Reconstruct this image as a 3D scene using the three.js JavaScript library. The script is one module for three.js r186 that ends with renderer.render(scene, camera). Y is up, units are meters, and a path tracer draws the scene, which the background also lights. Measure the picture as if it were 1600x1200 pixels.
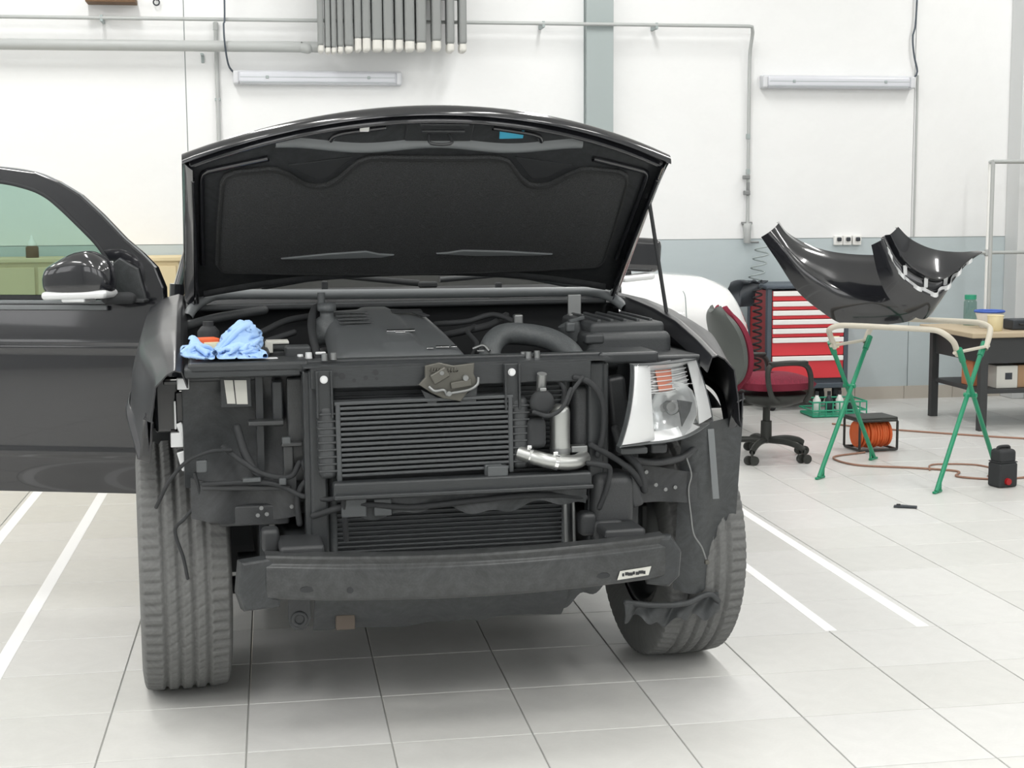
import * as THREE from 'three';
import { mergeGeometries } from 'three/addons/utils/BufferGeometryUtils.js';
import { RoundedBoxGeometry } from 'three/addons/geometries/RoundedBoxGeometry.js';
import { RectAreaLightUniformsLib } from 'three/addons/lights/RectAreaLightUniformsLib.js';
import { ImprovedNoise } from 'three/addons/math/ImprovedNoise.js';

// ------------------------------------------------------------------ camera, daylight, exposure
const scene = new THREE.Scene();
const renderer = new THREE.WebGLRenderer();
renderer.toneMapping = THREE.LinearToneMapping;
renderer.toneMappingExposure = 1.24;
renderer.shadowMap.enabled = true;
RectAreaLightUniformsLib.init();

const DEG = Math.PI / 180;
const camera = new THREE.PerspectiveCamera(2 * Math.atan(600 / 2284.25) / DEG, 4 / 3, 0.1, 100);
camera.position.set(0, 1.48, 0);
camera.rotation.order = 'YXZ';
camera.rotation.set(-6.847 * DEG, -9.27 * DEG, -0.358 * DEG);
scene.add(camera);

scene.background = new THREE.Color(1, 1, 1);          // bright overcast sky outside the windows
scene.backgroundIntensity = 2.0;
const CEILING_LAMP = 10;                              // luminance of the ceiling luminaires
const LAMP_COLOR = new THREE.Color().setRGB(1, 0.985, 0.96);

// ------------------------------------------------------------------ helpers
let seed = 20240611;
const rnd = () => { seed = (seed * 1664525 + 1013904223) >>> 0; return seed / 4294967296; };
const rr = (a, b) => a + (b - a) * rnd();
const taken = new Map();
function numbered(n) { const k = taken.get(n) ?? 0; taken.set(n, k + 1); return k ? n + '_' + String(k).padStart(3, '0') : n; }
const V = (x, y, z) => new THREE.Vector3(x, y, z);
const clean = (g) => {
  g = g.index ? g.toNonIndexed() : g;
  for (const k of Object.keys(g.attributes)) if (!['position', 'normal', 'uv'].includes(k)) g.deleteAttribute(k);
  if (!g.attributes.uv) g.setAttribute('uv', new THREE.BufferAttribute(new Float32Array(g.attributes.position.count * 2), 2));
  g.clearGroups(); return g;
};
const merge = (list) => list.length === 1 ? list[0] : mergeGeometries(list.map(clean));
function obj(name, geos, mat, parent, shared) {
  const g = Array.isArray(geos) ? merge(geos.flat()) : geos;
  const m = new THREE.Mesh(g, mat); m.name = parent ? name : numbered(name);
  m.castShadow = m.receiveShadow = true; (parent || scene).add(m); return m;
}
function tag(o, label, category, group, kind) {
  if (label) o.userData.label = label; if (category) o.userData.category = category;
  if (group) o.userData.group = group; if (kind) o.userData.kind = kind; return o;
}
function thing(name, label, category, p = [0, 0, 0], ry = 0, group) {
  const o = new THREE.Group(); o.name = numbered(name); o.position.set(...p); o.rotation.y = ry; scene.add(o);
  return tag(o, label, category, group);
}
function part(name, parent) { const o = new THREE.Group(); o.name = name; parent.add(o); return o; }
const xf = (g, p = [0, 0, 0], r = [0, 0, 0]) => { if (r[0]) g.rotateX(r[0]); if (r[1]) g.rotateY(r[1]); if (r[2]) g.rotateZ(r[2]); return g.translate(...p); };
const box = (w, h, d, p, r) => xf(new THREE.BoxGeometry(w, h, d), p, r);
const rbox = (w, h, d, rad, p, r, s = 2) => xf(new RoundedBoxGeometry(w, h, d, s, Math.min(rad, w / 2.01, h / 2.01, d / 2.01)), p, r);
const b2 = (x0, x1, y0, y1, z0, z1, rad = 0) => rad ? rbox(x1 - x0, y1 - y0, z1 - z0, rad, [(x0 + x1) / 2, (y0 + y1) / 2, (z0 + z1) / 2]) : box(x1 - x0, y1 - y0, z1 - z0, [(x0 + x1) / 2, (y0 + y1) / 2, (z0 + z1) / 2]);
const cyl = (r0, r1, h, p, r, n = 20) => xf(new THREE.CylinderGeometry(r0, r1, h, n), p, r);
function rod(a, b, r, r1 = r, n = 12) {
  const A = V(...a), B = V(...b), d = B.clone().sub(A), g = new THREE.CylinderGeometry(r1, r, d.length(), n);
  g.applyQuaternion(new THREE.Quaternion().setFromUnitVectors(V(0, 1, 0), d.normalize()));
  const m = A.add(B).multiplyScalar(0.5); return g.translate(m.x, m.y, m.z);
}
const tube = (pts, r, n = 48, k = 8, closed = false, tension = 0.5) => new THREE.TubeGeometry(new THREE.CatmullRomCurve3(pts.map((p) => V(...p)), closed, 'catmullrom', tension), n, r, k, closed);
function hose(pts, r, n = 48, k = 10) { return [tube(pts, r, n, k), new THREE.SphereGeometry(r, k, 6).translate(...pts[0]), new THREE.SphereGeometry(r, k, 6).translate(...pts[pts.length - 1])]; }
const lathe = (pts, n = 32, p, r) => xf(new THREE.LatheGeometry(pts.map((q) => new THREE.Vector2(...q)), n), p, r);
function extr(pts, depth, bevel = 0, p, r, curve) {
  const s = new THREE.Shape();
  if (curve) { s.moveTo(...pts[0]); s.splineThru(pts.slice(1).map((q) => new THREE.Vector2(...q))); } else s.setFromPoints(pts.map((q) => new THREE.Vector2(...q)));
  const g = new THREE.ExtrudeGeometry(s, { depth: depth - 2 * bevel, bevelEnabled: bevel > 0, bevelSize: bevel, bevelThickness: bevel, bevelSegments: 2, curveSegments: 6, bevelOffset: -bevel });
  if (bevel) g.translate(0, 0, bevel);
  return xf(g, p, r);
}
// a curved sheet with thickness: f(u, v) -> [x, y, z]; th is put behind the face the normal points from
function shell(f, nu, nv, th) {
  const P = [], n1 = nv + 1, pos = [], uv = [], idx = [];
  for (let i = 0; i <= nu; i++) for (let j = 0; j <= nv; j++) { P.push(V(...f(i / nu, j / nv))); }
  const at = (i, j) => P[Math.min(nu, Math.max(0, i)) * n1 + Math.min(nv, Math.max(0, j))];
  const Q = [];
  for (let i = 0; i <= nu; i++) for (let j = 0; j <= nv; j++) {
    const n = at(i + 1, j).clone().sub(at(i - 1, j)).cross(at(i, j + 1).clone().sub(at(i, j - 1)));
    if (n.lengthSq() < 1e-14) n.set(0, 0, 1); n.normalize();
    Q.push(at(i, j).clone().addScaledVector(n, -th));
  }
  const mk = (A, flip) => {
    const g = new THREE.BufferGeometry(), a = [], t = [], ix = [];
    for (let i = 0; i <= nu; i++) for (let j = 0; j <= nv; j++) { const p = A[i * n1 + j]; a.push(p.x, p.y, p.z); t.push(p.x + p.z * 0.37, p.y + p.z * 0.5); }
    for (let i = 0; i < nu; i++) for (let j = 0; j < nv; j++) {
      const q = i * n1 + j, r = q + n1; flip ? ix.push(q, q + 1, r, r, q + 1, r + 1) : ix.push(q, r, q + 1, r, r + 1, q + 1);
    }
    g.setAttribute('position', new THREE.Float32BufferAttribute(a, 3)); g.setAttribute('uv', new THREE.Float32BufferAttribute(t, 2)); g.setIndex(ix); g.computeVertexNormals(); return g;
  };
  const rim = []; for (let i = 0; i <= nu; i++) rim.push(i * n1); for (let j = 1; j <= nv; j++) rim.push(nu * n1 + j); for (let i = nu - 1; i >= 0; i--) rim.push(i * n1 + nv); for (let j = nv - 1; j > 0; j--) rim.push(j);
  const e = new THREE.BufferGeometry(), a = [];
  for (let k = 0; k < rim.length; k++) {
    const p = P[rim[k]], q = P[rim[(k + 1) % rim.length]], s = Q[rim[k]], t = Q[rim[(k + 1) % rim.length]];
    for (const v of [p, s, q, q, s, t]) a.push(v.x, v.y, v.z);
  }
  e.setAttribute('position', new THREE.Float32BufferAttribute(a, 3)); e.setAttribute('uv', new THREE.Float32BufferAttribute(new Float32Array(a.length / 3 * 2), 2)); e.computeVertexNormals();
  return th ? [mk(P, th < 0), mk(Q, th > 0), e] : [mk(P, false)];
}
const lerp = (a, b, t) => a + (b - a) * t;
const sm = (a, b, t) => { t = Math.min(1, Math.max(0, (t - a) / (b - a))); return t * t * (3 - 2 * t); };
function pw(t, pts) { for (let i = 1; i < pts.length; i++) if (t <= pts[i][0]) { const k = (t - pts[i - 1][0]) / (pts[i][0] - pts[i - 1][0]); return pts[i - 1].slice(1).map((v, q) => lerp(v, pts[i][q + 1], k)); } return pts[pts.length - 1].slice(1); }
function curvePts(pts, t) { return new THREE.CatmullRomCurve3(pts.map((p) => V(p[0], p[1], p[2] ?? 0)), false, 'centripetal').getPoint(Math.min(1, Math.max(0, t))); }

// ------------------------------------------------------------------ materials
const noise = new ImprovedNoise();
function noiseTex(size, fn, srgb) {
  const d = new Uint8Array(size * size * 4);
  for (let y = 0; y < size; y++) for (let x = 0; x < size; x++) {
    const c = fn(x / size, y / size), i = (y * size + x) * 4; d[i] = c[0]; d[i + 1] = c[1]; d[i + 2] = c[2]; d[i + 3] = 255;
  }
  const t = new THREE.DataTexture(d, size, size); t.wrapS = t.wrapT = THREE.RepeatWrapping; t.magFilter = THREE.LinearFilter; t.minFilter = THREE.LinearMipmapLinearFilter; t.generateMipmaps = true;
  if (srgb) t.colorSpace = THREE.SRGBColorSpace; t.needsUpdate = true; return t;
}
// tileable value noise
const per = (x, y, f, s) => { const a = x * Math.PI * 2, b = y * Math.PI * 2; return noise.noise(Math.cos(a) * f * 0.16 + s, Math.sin(a) * f * 0.16 + Math.cos(b) * f * 0.16, Math.sin(b) * f * 0.16 + s * 1.7); };
const g3 = (v) => { v = Math.max(0, Math.min(255, v)); return [v, v, v]; };
const mottle = (base, amp, f1, f2) => noiseTex(256, (x, y) => g3(base + amp * (0.6 * per(x, y, f1, 3) + 0.4 * per(x, y, f2, 9) + 0.25 * (rnd() - 0.5))), true);
const T = {
  tile: mottle(248, 6, 8, 40), wall: mottle(251, 3, 6, 40), fabric: mottle(205, 90, 60, 120),
  grit: noiseTex(128, (x, y) => g3(128 + 110 * (rnd() - 0.5) + 60 * per(x, y, 30, 4))), grime: mottle(228, 50, 14, 60), soft: mottle(236, 26, 20, 70),
};
const rep = (t, s) => { const c = t.clone(); c.repeat.set(s, s); c.needsUpdate = true; return c; };
const std = (color, roughness, metalness = 0, o = {}) => new THREE.MeshStandardMaterial({ color, roughness, metalness, ...o });
const phys = (color, roughness, o = {}) => new THREE.MeshPhysicalMaterial({ color, roughness, ...o });
const M = {
  tile: [0xdadad7, 0xd7d7d4, 0xdcdcda].map((c) => std(c, 0.34, 0, { map: rep(T.tile, 2.5) })),
  grout: std(0xa9aaa7, 0.9), line: std(0xffffff, 0.5),
  shopWall: std(0xb4b6b6, 0.8, 0, { map: T.wall }), wall: std(0xf4f5f5, 0.75, 0, { map: T.wall }), band: std(0xbfcacd, 0.6, 0, { map: T.wall }), column: std(0xa3adad, 0.55), rail: std(0xd7d9d9, 0.5),
  skirting: std(0xbdb7ad, 0.45), ceiling: std(0xf0f0ee, 0.85), frame: std(0xd4d6d6, 0.5),
  paint: phys(0x212226, 0.16, { clearcoat: 1, clearcoatRoughness: 0.05 }),
  wing: phys(0x212226, 0.4, { clearcoat: 0.35, clearcoatRoughness: 0.2 }),
  dusty: std(0x404244, 0.42, 0, { map: rep(T.grime, 3) }),
  plastic: std(0x46494b, 0.5, 0, { map: rep(T.grime, 4) }), plasticLight: std(0x5c6062, 0.5, 0, { map: rep(T.grime, 4) }),
  cover: std(0x585b5d, 0.36), rubber: std(0x2e3032, 0.75), seal: std(0x777b7d, 0.42), tyre: std(0x737473, 0.72, 0, { map: rep(T.soft, 5), bumpMap: rep(T.grit, 14), bumpScale: 0.0006 }),
  felt: std(0x515354, 0.97, 0, { map: rep(T.fabric, 6), bumpMap: rep(T.fabric, 6), bumpScale: 0.004 }),
  chassis: std(0x3e4143, 0.36, 0.1, { map: rep(T.grime, 3) }), beam: std(0x4a4c4d, 0.3, 0.2, { map: rep(T.grime, 3) }),
  fin: std(0x4c4f51, 0.5, 0.2), alloy: std(0xb9bbb9, 0.34, 0.85), steel: std(0x8f9191, 0.4, 0.8), zinc: std(0x62615b, 0.4, 0.5), chrome: std(0xf3f4f5, 0.1, 1),
  silver: std(0xe4e6e7, 0.3, 0.25), rust: std(0x5f564e, 0.8), white: std(0xf2f2ef, 0.5), label: std(0xcfcfc8, 0.6), blueLabel: std(0x4fb4d4, 0.5),
  amber: phys(0xc4745a, 0.3, { clearcoat: 0.6 }), lens: phys(0xffffff, 0.02, { transmission: 1, thickness: 0, ior: 1.3 }), reflector: std(0xdfe2e3, 0.16, 0.55),
  tint: phys(0xcfe0da, 0.03, { transmission: 1, thickness: 0, ior: 1.45 }), glassDark: phys(0x0c0f10, 0.05, { clearcoat: 1 }), pane: phys(0xffffff, 0.02, { transmission: 1, thickness: 0, ior: 1.3 }),
  blueCloth: std(0xa3c4ee, 0.9, 0, { side: THREE.DoubleSide }), orange: std(0xe8632e, 0.5), red: std(0xdc3b44, 0.32), redDark: std(0xa3161d, 0.4), handle: std(0xf4f4f2, 0.35), graphite: std(0x33383e, 0.5), graphiteLight: std(0x4d5660, 0.5),
  whitePaint: phys(0xf5f6f6, 0.25, { clearcoat: 1 }), chairRed: std(0xa5334d, 0.92, 0, { map: rep(T.fabric, 8) }), chairPlastic: std(0x30322f, 0.5), chairShell: std(0x5e6360, 0.5),
  green: std(0x1f8d67, 0.32), rail2: std(0xcfc9ba, 0.55), cable: std(0x9c7663, 0.6), orangeCable: std(0xe06a35, 0.55), brown: std(0x6b5138, 0.7), beige: std(0xd6c6a0, 0.7), cream: std(0xe9ddb4, 0.5), wood: std(0xb9a98f, 0.7), carrot: std(0xb5714c, 0.8), cardboard: std(0xa98a6b, 0.85), darkShelf: std(0x3a3c3d, 0.6), radiator: std(0x8b8e8d, 0.55), cap: std(0xd9d8d2, 0.6), pipe: std(0xb4b7b6, 0.45), lampBody: std(0xd5d7db, 0.4), lampCover: phys(0xeceef4, 0.25, { transmission: 0.25, thickness: 0 }), blue: std(0x3f62b8, 0.5), crate: std(0x2f9b79, 0.5),
};

// ------------------------------------------------------------------ room: floor of square tiles, walls, ceiling, windows
const RX0 = -7.2, RX1 = 7.6, RZ0 = -10.6, RZ1 = 3.6, RH = 4.6, TS = 0.4, TX = -0.903, TZ = -3.537;
const floor = new THREE.Group(); floor.name = 'floor'; scene.add(floor); tag(floor, 'pale grey square floor tiles with thin grey joints', null, null, 'structure');
obj('slab', b2(RX0 - 0.2, RX1 + 0.2, -0.25, -0.004, RZ0 - 0.2, RZ1 + 0.2), M.grout, floor);
{
  function tileGeo(u0, v0) {
    const h = (TS - 0.0045) / 2, c = 0.0015, t = 0, l = -0.0012, b = -0.012, pos = [], uv = [];
    const q = (a, b2_, c2, d) => { for (const p of [a, b2_, c2, a, c2, d]) { pos.push(...p); uv.push(u0 + p[0], v0 + p[2]); } };
    const A = (s, y) => [[-s, y, -s], [-s, y, s], [s, y, s], [s, y, -s]], top = A(h - c, t), mid = A(h, l), low = A(h, b);
    q(...top);
    for (let k = 0; k < 4; k++) { const n = (k + 1) % 4; q(top[k], mid[k], mid[n], top[n]); q(mid[k], low[k], low[n], mid[n]); }
    const g = new THREE.BufferGeometry(); g.setAttribute('position', new THREE.Float32BufferAttribute(pos, 3)); g.setAttribute('uv', new THREE.Float32BufferAttribute(uv, 2)); g.computeVertexNormals(); return g;
  }
  const variants = [0, 1, 2, 3, 4, 5].map((k) => tileGeo(k * 0.37, k * 0.73)), list = [];
  camera.aspect = 4 / 3; camera.updateMatrixWorld(true); camera.updateProjectionMatrix();
  for (let i = -18; i < 24; i++) for (let j = -20; j < 20; j++) {
    const x = TX + (i + 0.5) * TS, z = TZ - (j + 0.5) * TS;
    if (x < RX0 - 0.2 || x > RX1 + 0.2 || z < RZ0 - 0.05 || z > RZ1 + 0.2) continue;
    const c = V(x, 0, z), p = c.clone().project(camera), d = c.distanceTo(camera.position);
    const seen = z < -1.5 && Math.abs(p.x) < 1.1 && p.y > -1.1 && p.y < 1 && !(x > -0.3 && x < 1.25 && z < -5.2 && z > -9);
    list.push({ x, z, s: seen ? 1 / (d * d * d) : 0, k: Math.floor(rnd() * 6), m: Math.floor(rnd() * 3) });
  }
  list.sort((a, b) => b.s - a.s);
  const rest = [];
  list.forEach((t, n) => {
    if (n < 300 && t.s > 0) { const m = obj('tile', variants[t.k], M.tile[t.m], floor); m.position.set(t.x, 0, t.z); } else rest.push(variants[t.k].clone().translate(t.x, 0, t.z));
  });
  tag(obj('tile_field', rest, M.tile[0], floor), 'far tiles of the same floor', null, null, 'stuff');
  for (const [x, w, z0, z1] of [[2.245, 0.046, -10.2, -4.745], [1.907, 0.042, -10.2, -4.752], [-0.912, 0.05, -10.2, -3.0], [-1.258, 0.05, -10.2, -3.0]]) obj('painted_line', b2(x - w / 2, x + w / 2, -0.003, 0.0008, z0, z1), M.line, floor);
}
function wallGroup(name, label) { const g = new THREE.Group(); g.name = name; scene.add(g); return tag(g, label, null, null, 'structure'); }
const wb = wallGroup('wall_back', 'white panelled wall with pale blue grey lower band');
obj('core', b2(RX0 - 0.2, RX1 + 0.2, 0, RH, RZ0 - 0.2, RZ0 - 0.012), M.column, wb);
for (const [x0, x1] of [[RX0 - 0.2, -0.564], [-0.558, 4.827], [4.833, RX1 + 0.2]]) {
  obj('wall_panel', b2(x0, x1, 1.244, RH, RZ0 - 0.012, RZ0), M.wall, wb); obj('lower_panel', b2(x0, x1, 0, 1.24, RZ0 - 0.012, RZ0), M.band, wb);
}
const bb = wallGroup('baseboard_back', 'low beige tile skirting along the back wall');
for (let x = RX0; x < RX1 - 0.05; x += 0.4) obj('skirting_tile', b2(x + 0.002, Math.min(RX1, x + 0.398), 0, 0.098, RZ0, RZ0 + 0.012), M.skirting, bb);
const wl = wallGroup('wall_left'), wr = wallGroup('wall_right'), wf = wallGroup('wall_front');
function windowed(g, along, openings, y0, y1, make) { // wall made of piers, sill and lintel round its openings
  let a = along[0];
  for (const [o0, o1] of openings) { make(a, o0, 0, RH); make(o0, o1, 0, y0); make(o0, o1, y1, RH); a = o1; }
  make(a, along[1], 0, RH);
}
let winNo = 1;
function windowAt(c, w, h, ry) {
  const g = new THREE.Group(); g.name = 'window_' + winNo++; g.position.set(...c); g.rotation.y = ry; scene.add(g); tag(g, null, null, null, 'structure');
  obj('window_frame', [b2(-w / 2, w / 2, 0, 0.07, -0.04, 0.04), b2(-w / 2, w / 2, h - 0.07, h, -0.04, 0.04), b2(-w / 2, -w / 2 + 0.07, 0, h, -0.04, 0.04), b2(w / 2 - 0.07, w / 2, 0, h, -0.04, 0.04), b2(-0.03, 0.03, 0.07, h - 0.07, -0.04, 0.04), b2(-w / 2, w / 2, h * 0.55 - 0.03, h * 0.55 + 0.03, -0.035, 0.035)], M.frame, g);
  for (const [x0, x1] of [[-w / 2 + 0.07, -0.03], [0.03, w / 2 - 0.07]]) for (const [y0, y1] of [[0.07, h * 0.55 - 0.03], [h * 0.55 + 0.03, h - 0.07]]) obj('pane', new THREE.PlaneGeometry(x1 - x0, y1 - y0).translate((x0 + x1) / 2, (y0 + y1) / 2, 0), M.pane, g);
}
{
  const fo = [[-6.4, -3.6], [-2.8, 0], [0.8, 3.6], [4.2, 7]], lo = [[-8.6, -5.8], [-4.8, -2], [-1, 1.8]];
  const fp = [], lp = [];
  windowed(wf, [RX0 - 0.2, RX1 + 0.2], fo, 1.9, 4.1, (a, b, y0, y1) => fp.push(b2(a, b, y0, y1, RZ1, RZ1 + 0.2)));
  obj('masonry', fp, M.shopWall, wf);
  for (const [a, b] of fo) windowAt([(a + b) / 2, 1.9, RZ1 + 0.1], b - a, 2.2, 0);
  windowed(wl, [RZ0 - 0.2, RZ1 + 0.2], lo, 1.9, 4.1, (a, b, y0, y1) => lp.push(b2(RX0 - 0.2, RX0, y0, y1, a, b)));
  obj('masonry', lp, M.shopWall, wl);
  for (const [a, b] of lo) windowAt([RX0 - 0.1, 1.9, (a + b) / 2], b - a, 2.2, Math.PI / 2);
  obj('masonry', b2(RX1, RX1 + 0.2, 0, RH, RZ0 - 0.2, RZ1 + 0.2), M.shopWall, wr);
  tag(obj('ceiling', b2(RX0 - 0.2, RX1 + 0.2, RH, RH + 0.2, RZ0 - 0.2, RZ1 + 0.2), M.ceiling), null, null, null, 'structure');
}
// steel column on the wall, and the grey pillar at the right edge
{
  const c = wallGroup('trim_1', 'grey green steel column against the back wall');
  obj('column_flange', b2(2.272, 2.468, 0, RH, RZ0 + 0.1, RZ0 + 0.112), M.column, c); obj('column_flange', b2(2.272, 2.468, 0, RH, RZ0 + 0.001, RZ0 + 0.013), M.column, c); obj('column_web', b2(2.364, 2.376, 0, RH, RZ0 + 0.013, RZ0 + 0.1), M.column, c);
  obj('column_cover', b2(2.28, 2.36, 0, RH, RZ0 + 0.02, RZ0 + 0.1), M.column, c);
  const c2 = wallGroup('trim_2', 'pale grey pillar at the right end of the back wall');
  obj('pillar', b2(5.6, 5.95, 0, RH, RZ0 + 0.001, RZ0 + 0.2, 0.006), M.rail, c2); obj('pillar_corner', b2(5.695, 5.71, 0, RH, RZ0 + 0.2, RZ0 + 0.215), M.column, c2);
}
// ceiling luminaires: glowing diffuser and a light of the same size
for (const z of [-8.6, -5.2, -1.6, 1.2]) for (const x of [-4.6, -1.2, 2.2, 5.6]) {
  const g = thing('ceiling_lamp', 'long white ceiling luminaire above the workshop floor', 'ceiling lamp', [x, RH, z], 0, 'ceiling luminaires');
  obj('housing', b2(-0.17, 0.17, -0.09, -0.001, -0.82, 0.82, 0.01), M.lampBody, g);
  obj('diffuser', b2(-0.15, 0.15, -0.1, -0.09, -0.8, 0.8), std(0xffffff, 0.5, 0, { emissive: LAMP_COLOR, emissiveIntensity: CEILING_LAMP * 0.4 }), g);
  const l = new THREE.RectAreaLight(LAMP_COLOR, CEILING_LAMP * 2.2, 0.3, 1.6); l.position.set(0, -0.105, 0); l.rotation.x = -Math.PI / 2; l.castShadow = true; l.name = 'luminaire_light'; g.add(l);
}

// ------------------------------------------------------------------ the black truck with its nose taken apart
// local frame: x to its left flank (picture right), z forward (to the camera), origin on the floor below the front axle
const truck = thing('pickup_truck', 'black truck with raised bonnet, open door and stripped front end', 'truck', [0.49, 0, -4.62], 2.65 * DEG);
const P = (n, g, m) => obj(n, g, m, truck);
const HX = -Math.PI / 2; // stand a shape up
// --- wheels
const tyreG = (() => {
  const R = 0.385, W = 0.265, NA = 432, prof = [];
  const rim = 0.225;
  for (const [w, r] of [[-0.40, rim], [-0.44, rim + 0.02], [-0.485, rim + 0.06], [-0.5, rim + 0.095], [-0.485, R - 0.03], [-0.47, R - 0.014], [-0.45, R - 0.007]]) prof.push([w, r, 0]);
  for (let k = 0; k <= 40; k++) { const w = -0.44 + 0.88 * k / 40; prof.push([w, R - 0.006 * Math.pow(Math.abs(w) / 0.44, 3), 1]); }
  for (const [w, r] of [[0.45, R - 0.007], [0.47, R - 0.014], [0.485, R - 0.03], [0.5, rim + 0.095], [0.485, rim + 0.06], [0.44, rim + 0.02], [0.40, rim]]) prof.push([w, r, 0]);
  const pos = [], uv = [], ix = [], n = prof.length;
  for (let a = 0; a <= NA; a++) prof.forEach(([w, r, t]) => {
    let q = r; const ph = (a % 6), aw = Math.abs(w);
    if (t) { for (const g of [-0.235, -0.08, 0.08, 0.235]) if (Math.abs(w - g) < 0.017) q -= 0.009; if (aw > 0.27 && ph < 2) q -= 0.006; else if (aw < 0.22 && (a + Math.round(w * 30) + 60) % 6 < 1) q -= 0.003; }
    else if (r > R - 0.02 && ph < 2) q -= 0.004;
    const an = a / NA * Math.PI * 2; pos.push(w * W, q * Math.cos(an), q * Math.sin(an)); uv.push(w * W, an * 0.38);
  });
  for (let a = 0; a < NA; a++) for (let k = 0; k < n - 1; k++) { const q = a * n + k, r = q + n; ix.push(q, q + 1, r, r, q + 1, r + 1); }
  const g = new THREE.BufferGeometry(); g.setAttribute('position', new THREE.Float32BufferAttribute(pos, 3)); g.setAttribute('uv', new THREE.Float32BufferAttribute(uv, 2)); g.setIndex(ix); g.computeVertexNormals(); return g;
})();
const rimG = merge([lathe([[0.2, -0.1], [0.228, -0.1], [0.215, -0.06], [0.21, 0.06], [0.228, 0.1], [0.2, 0.1], [0.195, 0.05], [0.195, -0.05], [0.2, -0.1]], 40, [0, 0, 0], [0, 0, Math.PI / 2]), ...[0, 1, 2, 3, 4, 5].map((k) => xf(rbox(0.03, 0.17, 0.06, 0.012, [0.055, 0.12, 0]), [0, 0, 0], [k * Math.PI / 3, 0, 0])), cyl(0.06, 0.06, 0.05, [0.05, 0, 0], [0, 0, Math.PI / 2])]);
const discG = merge([cyl(0.155, 0.155, 0.022, [-0.03, 0, 0], [0, 0, Math.PI / 2], 40), cyl(0.085, 0.085, 0.06, [-0.01, 0, 0], [0, 0, Math.PI / 2], 24), rbox(0.08, 0.14, 0.08, 0.015, [-0.03, 0.03, -0.13])]);
for (const [x, z, s] of [[-0.79, 0, -1], [0.795, 0, 1], [-0.79, -2.85, -1], [0.79, -2.85, 1]]) {
  const w = part('wheel', truck); w.position.set(x, 0.385, z); if (s < 0) w.rotation.y = Math.PI;
  if (z === 0) w.rotation.y += 2.5 * DEG;
  obj('tyre', tyreG, M.tyre, w); obj('rim', rimG, M.dusty, w); obj('brake_disc', discG, M.steel, w);
}
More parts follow.
